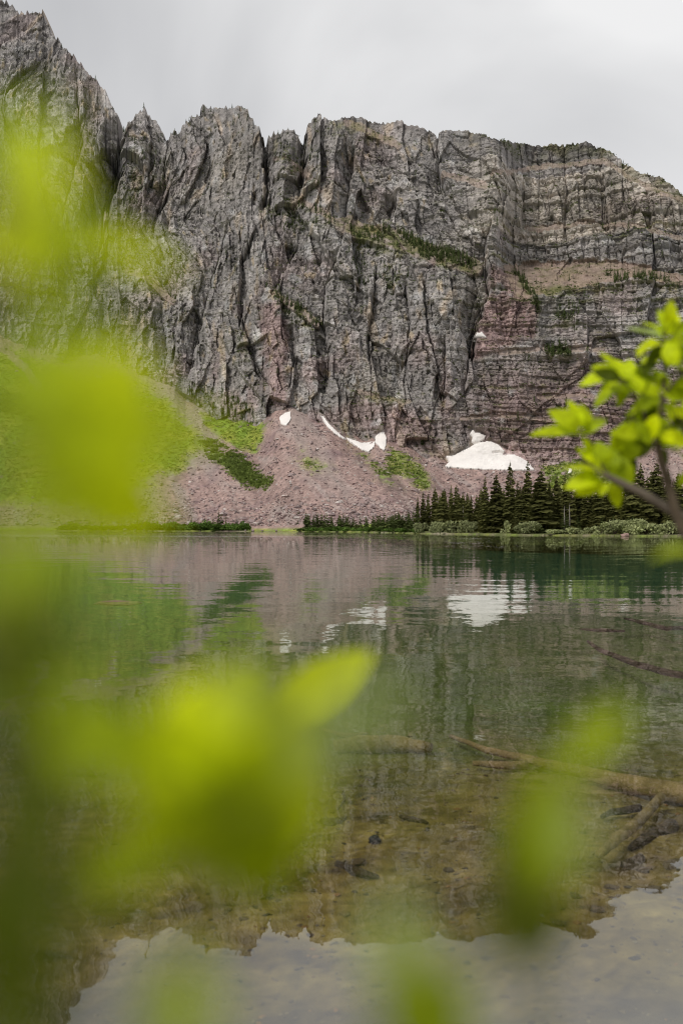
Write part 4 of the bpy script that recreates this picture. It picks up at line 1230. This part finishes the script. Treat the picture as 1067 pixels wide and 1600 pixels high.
def leaf_mat(name, c, ct, trans=.5):
    m, nt, out = mat_new(name)
    tc = nd(nt, 'TexCoord')
    sp = nd(nt, 'SeparateXYZ', {0: tc.outputs['Object']})
    ay = nd(nt, 'Math', {0: sp.outputs['Y']}, operation='ABSOLUTE')
    vq = nd(nt, 'Math', {0: sp.outputs['X'], 1: ay.outputs[0]}, operation='SUBTRACT')
    vs = nd(nt, 'Math', {0: vq.outputs[0], 1: 60.0}, operation='MULTIPLY')
    sn = nd(nt, 'Math', {0: vs.outputs[0]}, operation='SINE')
    n1 = nd(nt, 'TexNoise', {'Vector': tc.outputs['Object'], 'Scale': 4.0, 'Detail': 4.0})
    oi = nd(nt, 'ObjectInfo')
    a = nd(nt, 'MapRange', {'Value': n1.outputs['Fac'], 'From Min': .3, 'From Max': .7, 'To Min': .8, 'To Max': 1.2})
    b = nd(nt, 'MapRange', {'Value': sn.outputs[0], 'From Min': .8, 'From Max': 1.0, 'To Min': 1.0, 'To Max': 1.18})
    c_ = nd(nt, 'MapRange', {'Value': oi.outputs['Random'], 'To Min': .8, 'To Max': 1.15})
    k = nd(nt, 'Math', {0: nd(nt, 'Math', {0: a.outputs[0], 1: b.outputs[0]}, operation='MULTIPLY').outputs[0], 1: c_.outputs[0]}, operation='MULTIPLY')
    def sc_(cc):
        q = nd(nt, 'RGB'); q.outputs[0].default_value = (*cc, 1)
        return nd(nt, 'VectorMath', {0: q.outputs[0], 1: k.outputs[0]}, operation='MULTIPLY').outputs[0]
    p = nd(nt, 'BsdfPrincipled', {'Base Color': sc_(c), 'Roughness': .5, 'Specular IOR Level': .12})
    t = nd(nt, 'BsdfTranslucent', {'Color': sc_(ct)})
    mx = nd(nt, 'MixShader', {0: trans, 1: p.outputs[0], 2: t.outputs[0]})
    nt.links.new(mx.outputs[0], out.inputs['Surface'])
    return m
LM = {'l': leaf_mat('lime_leaf', (.60, .72, .008), (.72, .86, .004), .35),
      'y': leaf_mat('young_yellow_leaf', (.70, .80, .004), (.82, .94, .002), .32),
      'g': leaf_mat('green_leaf', (.34, .44, .006), (.52, .62, .003), .35),
      'd': leaf_mat('shaded_green_leaf', (.085, .115, .004), (.13, .17, .003)),  # shade of leaves turned from the light is put into this green
      'p': leaf_mat('pale_sheen_leaf', (.34, .42, .13), (.34, .42, .10), .35)}  # pale colour painted in for the specular halos of blurred leaves
LEAF = {}
for k, m_ in LM.items():
    LEAF[k] = []
    for i in range(3):
        q = leaf_mesh(10 + i, (.56, .62, .48)[i], (.18, .3, .1)[i], (.25, .15, .35)[i]); q.materials.append(m_); LEAF[k].append(q)
M_TWIG = surface_mat('shrub_twig', colour=(.10, .075, .05), nscale=30, var=.35, bump=.5, bscale=90, bdist=.002)
M_TWIGG = surface_mat('grey_shrub_branch', colour=(.20, .165, .13), nscale=25, var=.35, bump=.6, bscale=80, bdist=.003)
M_SHOOT = surface_mat('green_shoot', colour=(.16, .17, .03), nscale=30, var=.3)
XR = Vector((1, 0, 0)); ZU = Vector((0, -math.sin(PITCH), math.cos(PITCH))); YF = Vector((0, math.cos(PITCH), math.sin(PITCH)))

def put_leaf(parent, k, tip_from, L, ang, fwd=0.0, roll=0.0, v=None, centre=True):
    """leaf whose middle (or base) is at a point; ang = direction of the tip seen from the lake path, in degrees"""
    a = math.radians(ang)
    d = (XR * math.cos(a) + ZU * math.sin(a) + YF * fwd).normalized()
    n = (-YF + ZU * 0.8); n = (n - d * n.dot(d)).normalized()
    n = Quaternion(d, roll) @ n
    y = n.cross(d)
    M = Matrix((d, y, n)).transposed().to_4x4()
    base_p = tip_from - d * L * .5 if centre else tip_from
    M = Matrix.Translation(base_p) @ M @ Matrix.Scale(L, 4)
    o = link('leaf', LEAF[k][random.randrange(3) if v is None else v], parent=parent)
    o.matrix_world = M
    return base_p - d * L * .2

def twig(parent, pts, rads, mat=M_TWIG, name='twig', seg=7):
    sm = []; sr = []
    n = len(pts)
    for i in range(n - 1):                          # Catmull-Rom
        p0, p1, p2, p3 = pts[max(i - 1, 0)], pts[i], pts[i + 1], pts[min(i + 2, n - 1)]
        for k in range(5):
            t = k / 5
            sm.append(0.5 * ((2 * p1) + (p2 - p0) * t + (2 * p0 - 5 * p1 + 4 * p2 - p3) * t * t + (3 * p1 - p0 - 3 * p2 + p3) * t ** 3))
            sr.append(rads[i] * (1 - t) + rads[i + 1] * t)
    sm.append(pts[-1]); sr.append(rads[-1])
    V, Q = tube(sm, sr, seg, .05, random)
    return link(name, pymesh(name, V, Q, True), mat, parent=parent)

# --- the bush at the left, leaves a hand's breadth from the lens
left = link('foreground_shrub', None, label='out-of-focus yellow-green leafy shrub at the left beside the lens', cat='shrub')
LL = [  # kind, px, py, distance, length in px, angle, fwd
    ('y', 65, 310, .105, 250, 100, .2), ('g', 25, 190, .085, 230, 95, .6), ('y', 10, 400, .11, 220, 150, .2), ('g', 100, 420, .10, 190, 200, .6), ('y', 195, 392, .145, 150, 5, .1), ('g', 130, 350, .10, 150, 60, 1.0),
    ('g', 125, 520, .085, 230, 88, 1.2), ('y', 150, 650, .12, 280, 75, .2), ('y', 205, 690, .125, 250, 40, .2), ('y', 120, 740, .12, 260, -60, .2), ('g', 55, 660, .10, 250, 140, .3), ('y', 175, 770, .13, 200, -30, .2), ('g', 40, 790, .09, 190, 230, .6),
    ('p', 45, 900, .085, 150, 80, .9), ('d', 60, 990, .085, 150, 60, 1.0), ('d', 15, 1040, .09, 220, 110, .6),
    ('y', 315, 1130, .135, 270, 65, .2), ('y', 415, 1170, .135, 260, 105, .1), ('y', 350, 1230, .135, 290, 30, .2), ('y', 260, 1190, .13, 260, 160, .1), ('y', 440, 1240, .14, 220, 60, .3), ('g', 150, 1160, .12, 230, 175, .3),
    ('g', 400, 1330, .13, 260, -75, .3), ('g', 320, 1310, .13, 240, -110, .3), ('y', 508, 1072, .34, 165, 40, .1), ('p', 390, 1060, .10, 110, 85, .8), ('p', 570, 1085, .095, 130, 60, .9), ('p', 500, 1160, .11, 120, 70, .9),
    ('g', 195, 1350, .11, 220, 225, .4), ('g', 10, 860, .075, 170, 100, .6), ('g', 70, 880, .08, 160, 70, .8), ('g', 15, 560, .075, 150, 95, .9), ('g', 90, 1080, .085, 170, 150, .5), ('g', 40, 600, .08, 160, 60, .5), ('d', 120, 1450, .09, 200, 240, .5), ('d', 60, 1240, .085, 260, 110, .4), ('d', 20, 1400, .08, 280, 95, .4), ('d', 30, 1560, .08, 260, 80, .5), ('g', 280, 1570, .085, 170, 90, .8),
]
hub = Vector((-.115, .135, CAMH - .15))
root_l = Vector((-.42, .30, .27))
stem = [root_l, Vector((-.30, .26, .75)), Vector((-.17, .18, 1.25)), hub, Vector((-.06, .115, CAMH - .055)), Vector((-.045, .11, CAMH + .0)), Vector((-.038, .11, CAMH + .04))]
stem_a = twig(left, stem, [.016, .012, .006, .002, .0012, .0008, .0005], M_TWIG, name='stem')
stem_b = twig(left, [root_l, Vector((-.2, .3, .7)), Vector((-.06, .16, 1.32)), at(330, 1360, .14), at(345, 1240, .137)], [.014, .008, .003, .0009, .0006], M_SHOOT, name='stem')
stem_c = twig(left, [root_l + Vector((.03, .05, 0)), Vector((-.5, .5, .9)), Vector((-.38, .35, 1.5)), Vector((-.2, .22, 1.72))], [.014, .010, .005, .0015], name='stem')
anchors = [Vector(p) for p in stem[3:]] + [at(345, 1250, .137), at(330, 1350, .14), at(340, 1300, .138)]
for k, px, py, d, Lp, ang, fw in LL:
    L = Lp * d / F * math.sqrt(1 + .6 * fw * fw) * (1.15 if k == 'y' else 1)
    b = put_leaf(stem_b if py > 1000 and px > 100 else stem_a, k, at(px, py, d), L, ang, fw, random.uniform(-.5, .5), 2 if d > .3 else None)
    an = min(anchors, key=lambda q: (q - b).length)
    if (an - b).length > .004:
        twig(stem_b if py > 1000 and px > 100 else stem_a, [an, an.lerp(b, .5) + Vector((0, 0, -.002)), b], [.0005, .0004, .0003], M_SHOOT, seg=5)
for i in range(46):                                 # the rest of the bush, out of frame to the left and below
    p = Vector((random.uniform(-.62, -.22), random.uniform(.12, .62), random.uniform(.6, 1.75)))
    if abs(p.x) < .40 * p.y: continue
    b = put_leaf(stem_c, random.choice('ygg'), p, random.uniform(.028, .042), random.uniform(0, 360), random.uniform(-.6, .6), random.uniform(-.8, .8))
    c = Vector((-.36, .32, p.z - .12))
    twig(stem_c, [c, c.lerp(b, .5) + Vector((0, 0, .02)), b], [.002, .0015, .0006], seg=4)

# --- low bush under the lens, right of centre
low = link('foreground_shrub', None, label='out-of-focus dark green leaves of a low shrub in front of the sunken logs', cat='shrub')
root_m = Vector((.16, .12, .30))
st1 = [root_m, Vector((.10, .12, .8)), Vector((.08, .16, 1.25)), at(840, 1640, .13), at(850, 1460, .135), at(880, 1260, .14)]
low_a = twig(low, st1, [.012, .006, .002, .0006, .0005, .0003], M_SHOOT, name='stem')
st2 = [root_m, Vector((.02, .12, .9)), at(660, 1760, .11), at(655, 1600, .108)]
low_b = twig(low, st2, [.010, .005, .0007, .0004], M_SHOOT, name='stem')
for k, px, py, d, Lp, ang, fw in (('d', 820, 1390, .135, 220, 100, .2), ('g', 845, 1300, .135, 230, 80, .2), ('g', 935, 1150, .15, 150, 48, .2), ('p', 900, 1290, .11, 90, 80, .8), ('d', 795, 1440, .12, 170, -110, .3), ('g', 650, 1560, .105, 200, 95, .3), ('g', 690, 1610, .105, 180, 60, .3), ('p', 610, 1450, .09, 110, 90, .9)):
    L = Lp * d / F * math.sqrt(1 + .6 * fw * fw)
    own = low_a if px > 720 else low_b
    b = put_leaf(own, k, at(px, py, d), L, ang, fw, random.uniform(-.4, .4))
    an = min([Vector(q) for q in st1[3:] + st2[2:]], key=lambda q: (q - b).length)
    twig(own, [an, an.lerp(b, .5), b], [.0005, .0004, .0003], M_SHOOT, seg=5)
for i in range(24):
    p = Vector((random.uniform(-.12, .3), random.uniform(.06, .22), random.uniform(.7, 1.38)))
    if (CAMH - p.z) < .56 * p.y + .05: continue
    b = put_leaf(low_b, random.choice('ggd'), p, random.uniform(.025, .035), random.uniform(0, 360), random.uniform(-.6, .6), random.uniform(-.8, .8))
    c = Vector((.1, .12, p.z - .1))
    twig(low_b, [c, c.lerp(b, .5) + Vector((0, 0, .01)), b], [.0016, .001, .0006], seg=4)

# --- the bush at the right, an arm's length away and nearly sharp
rt = link('foreground_shrub', None, label='bright green branch with leaf rosettes reaching in from the right over the spruces', cat='shrub')
RD = 1.28
root_r = Vector((.78, .85, .30))
b0 = [root_r, Vector((.72, .92, .9)), Vector((.60, 1.0, 1.35)), at(1230, 890, RD), at(1090, 822, RD), at(1010, 775, RD), at(945, 742, RD), at(905, 715, RD + .02)]
br_a = twig(rt, b0, [.022, .018, .014, .010, .0078, .0058, .0042, .0025], M_TWIGG, 'branch')
b1 = [Vector((.70, .94, 1.0)), at(1180, 960, RD - .05), at(1075, 840, RD - .03), at(1045, 760, RD), at(1027, 690, RD), at(1035, 620, RD), at(1040, 540, RD + .03)]
br_b = twig(rt, b1, [.014, .010, .0075, .006, .0045, .003, .0015], M_TWIG, 'branch')
b2 = [at(1027, 690, RD), at(1000, 640, RD), at(975, 600, RD + .02), at(955, 590, RD + .02)]
twig(br_b, b2, [.0026, .002, .0014, .0008])
b3 = [at(945, 742, RD), at(930, 700, RD), at(915, 680, RD)]
twig(br_a, b3, [.002, .0015, .0008])
b4 = [at(1035, 620, RD), at(1060, 590, RD - .03), at(1085, 570, RD - .03)]
twig(br_b, b4, [.002, .0015, .0008])
R = [  # base px, py, tip px, py, kind, fwd, dd
    (905, 678, 838, 676, 'y', .1, 0), (905, 672, 868, 640, 'y', .0, 0), (908, 668, 892, 628, 'y', .2, .01), (912, 668, 916, 632, 'y', .2, .02), (915, 676, 944, 648, 'g', .3, .02), (910, 684, 925, 712, 'y', .3, 0),
    (960, 588, 912, 594, 'y', .1, 0), (962, 582, 930, 572, 'y', .3, .02), (965, 592, 940, 612, 'y', .1, -.01), (968, 585, 945, 550, 'y', .4, .02), (975, 592, 985, 560, 'y', .3, 0), (978, 598, 1010, 590, 'g', .1, 0), (970, 600, 975, 632, 'g', .3, -.01), (985, 605, 1000, 575, 'y', .4, 0),
    (1035, 530, 990, 508, 'p', .4, .03), (1035, 535, 998, 540, 'y', .1, 0), (1035, 525, 1010, 500, 'y', .2, 0), (1038, 522, 1034, 486, 'y', .1, 0), (1042, 524, 1060, 494, 'y', .2, .02), (1045, 532, 1078, 528, 'y', .2, 0), (1040, 540, 1050, 572, 'g', .3, 0), (1036, 540, 1015, 565, 'd', .3, 0), (1050, 540, 1075, 560, 'g', .2, 0),
    (1030, 625, 985, 640, 'y', .1, 0), (1030, 618, 1000, 600, 'y', .2, 0), (1036, 612, 1032, 575, 'y', .3, .01), (1040, 620, 1075, 612, 'g', .2, 0), (1035, 632, 1060, 650, 'g', .2, -.01), (1030, 635, 1010, 665, 'd', .3, 0), (1045, 640, 1078, 648, 'y', .1, 0),
    (1005, 668, 962, 668, 'y', .1, 0), (1010, 660, 985, 642, 'y', .4, .01), (1015, 680, 970, 690, 'g', .2, .01), (1020, 690, 990, 712, 'd', .2, 0), (1025, 695, 1050, 665, 'g', .3, 0), (1030, 690, 1062, 690, 'y', .2, -.01), (1028, 702, 1048, 722, 'd', .3, 0), (1000, 690, 975, 716, 'g', .1, 0), (1045, 700, 1078, 715, 'g', .2, 0),
    (985, 760, 958, 712, 'g', .2, 0), (975, 755, 980, 700, 'd', .3, .02), (968, 750, 932, 700, 'y', .3, 0),
    (945, 742, 895, 720, 'y', .1, 0), (940, 748, 890, 752, 'y', .05, 0), (942, 752, 905, 770, 'y', .2, 0), (950, 755, 938, 772, 'y', .1, -.01), (955, 750, 968, 768, 'y', .3, 0), (935, 738, 918, 702, 'g', .3, .01), (925, 725, 905, 700, 'y', .3, 0), (955, 742, 955, 700, 'g', .2, 0),
    (1060, 760, 1085, 735, 'g', .2, 0), (1065, 690, 1100, 680, 'y', .2, 0), (1060, 575, 1090, 585, 'g', .2, 0), (1065, 600, 1098, 625, 'y', .2, 0), (1050, 660, 1090, 660, 'd', .2, 0),
]
for bx, by, tx, ty, k, fw, dd in R:
    p0 = at(bx, by, RD + dd); p1 = at(tx, ty, RD + dd)
    v_ = p1 - p0; L = v_.length * math.sqrt(1 + fw * fw) * 1.15
    if k == 'y' and random.random() < .6: k = 'l'
    ang = math.degrees(math.atan2(v_.dot(ZU), v_.dot(XR)))
    put_leaf(br_a if bx < 962 and by > 660 or by > 735 else br_b, k, p0, L, ang, fw, random.uniform(-.6, .6), centre=False)
for i in range(62):                                 # fuller growth round the twig tips
    cx_, cy_, rr, bo = random.choice(((1035, 530, 34, br_b), (1035, 620, 42, br_b), (1020, 680, 42, br_b), (975, 595, 30, br_b), (1060, 580, 30, br_b), (1062, 660, 34, br_b), (948, 735, 26, br_a), (985, 650, 26, br_b), (1000, 620, 30, br_b)))
    an_ = random.uniform(0, 6.28); q = rr * random.uniform(.15, .8)
    k = random.choice('llyygggd'); dz_ = random.uniform(-.06, .08)
    px, py = cx_ + q * math.cos(an_), cy_ - q * math.sin(an_)
    put_leaf(bo, k, at(px, py, RD + dz_), random.uniform(34, 54) * RD / F, math.degrees(an_) + random.uniform(-35, 35), random.uniform(-.2, .6), random.uniform(-.7, .7), centre=False)
    twig(bo, [at(cx_, cy_, RD), at((cx_ + px) / 2, (cy_ + py) / 2 + 2, RD + dz_ * .5), at(px, py, RD + dz_)], [.0012, .001, .0006], seg=4)
put_leaf(br_b, 'g', at(1050, 861, .40), .018, 175, .3, .6)
put_leaf(br_b, 'g', at(1110, 700, .62), .03, 120, .3, .2)
twig(br_b, [at(1180, 960, RD - .05), at(1140, 900, .7), at(1075, 864, .5)], [.004, .002, .0008])
for i in range(60):
    p = Vector((random.uniform(.42, 1.05), random.uniform(.7, 1.25), random.uniform(.7, 2.0)))
    if p.x < .40 * p.y: continue
    b = put_leaf(br_b, random.choice('yyg'), p, random.uniform(.03, .05), random.uniform(0, 360), random.uniform(-.6, .6), random.uniform(-.8, .8))
    c = Vector((.68, .95, max(.5, p.z - .15)))
    twig(br_b, [c, c.lerp(b, .5) + Vector((0, 0, .03)), b], [.003, .002, .0007], seg=4)
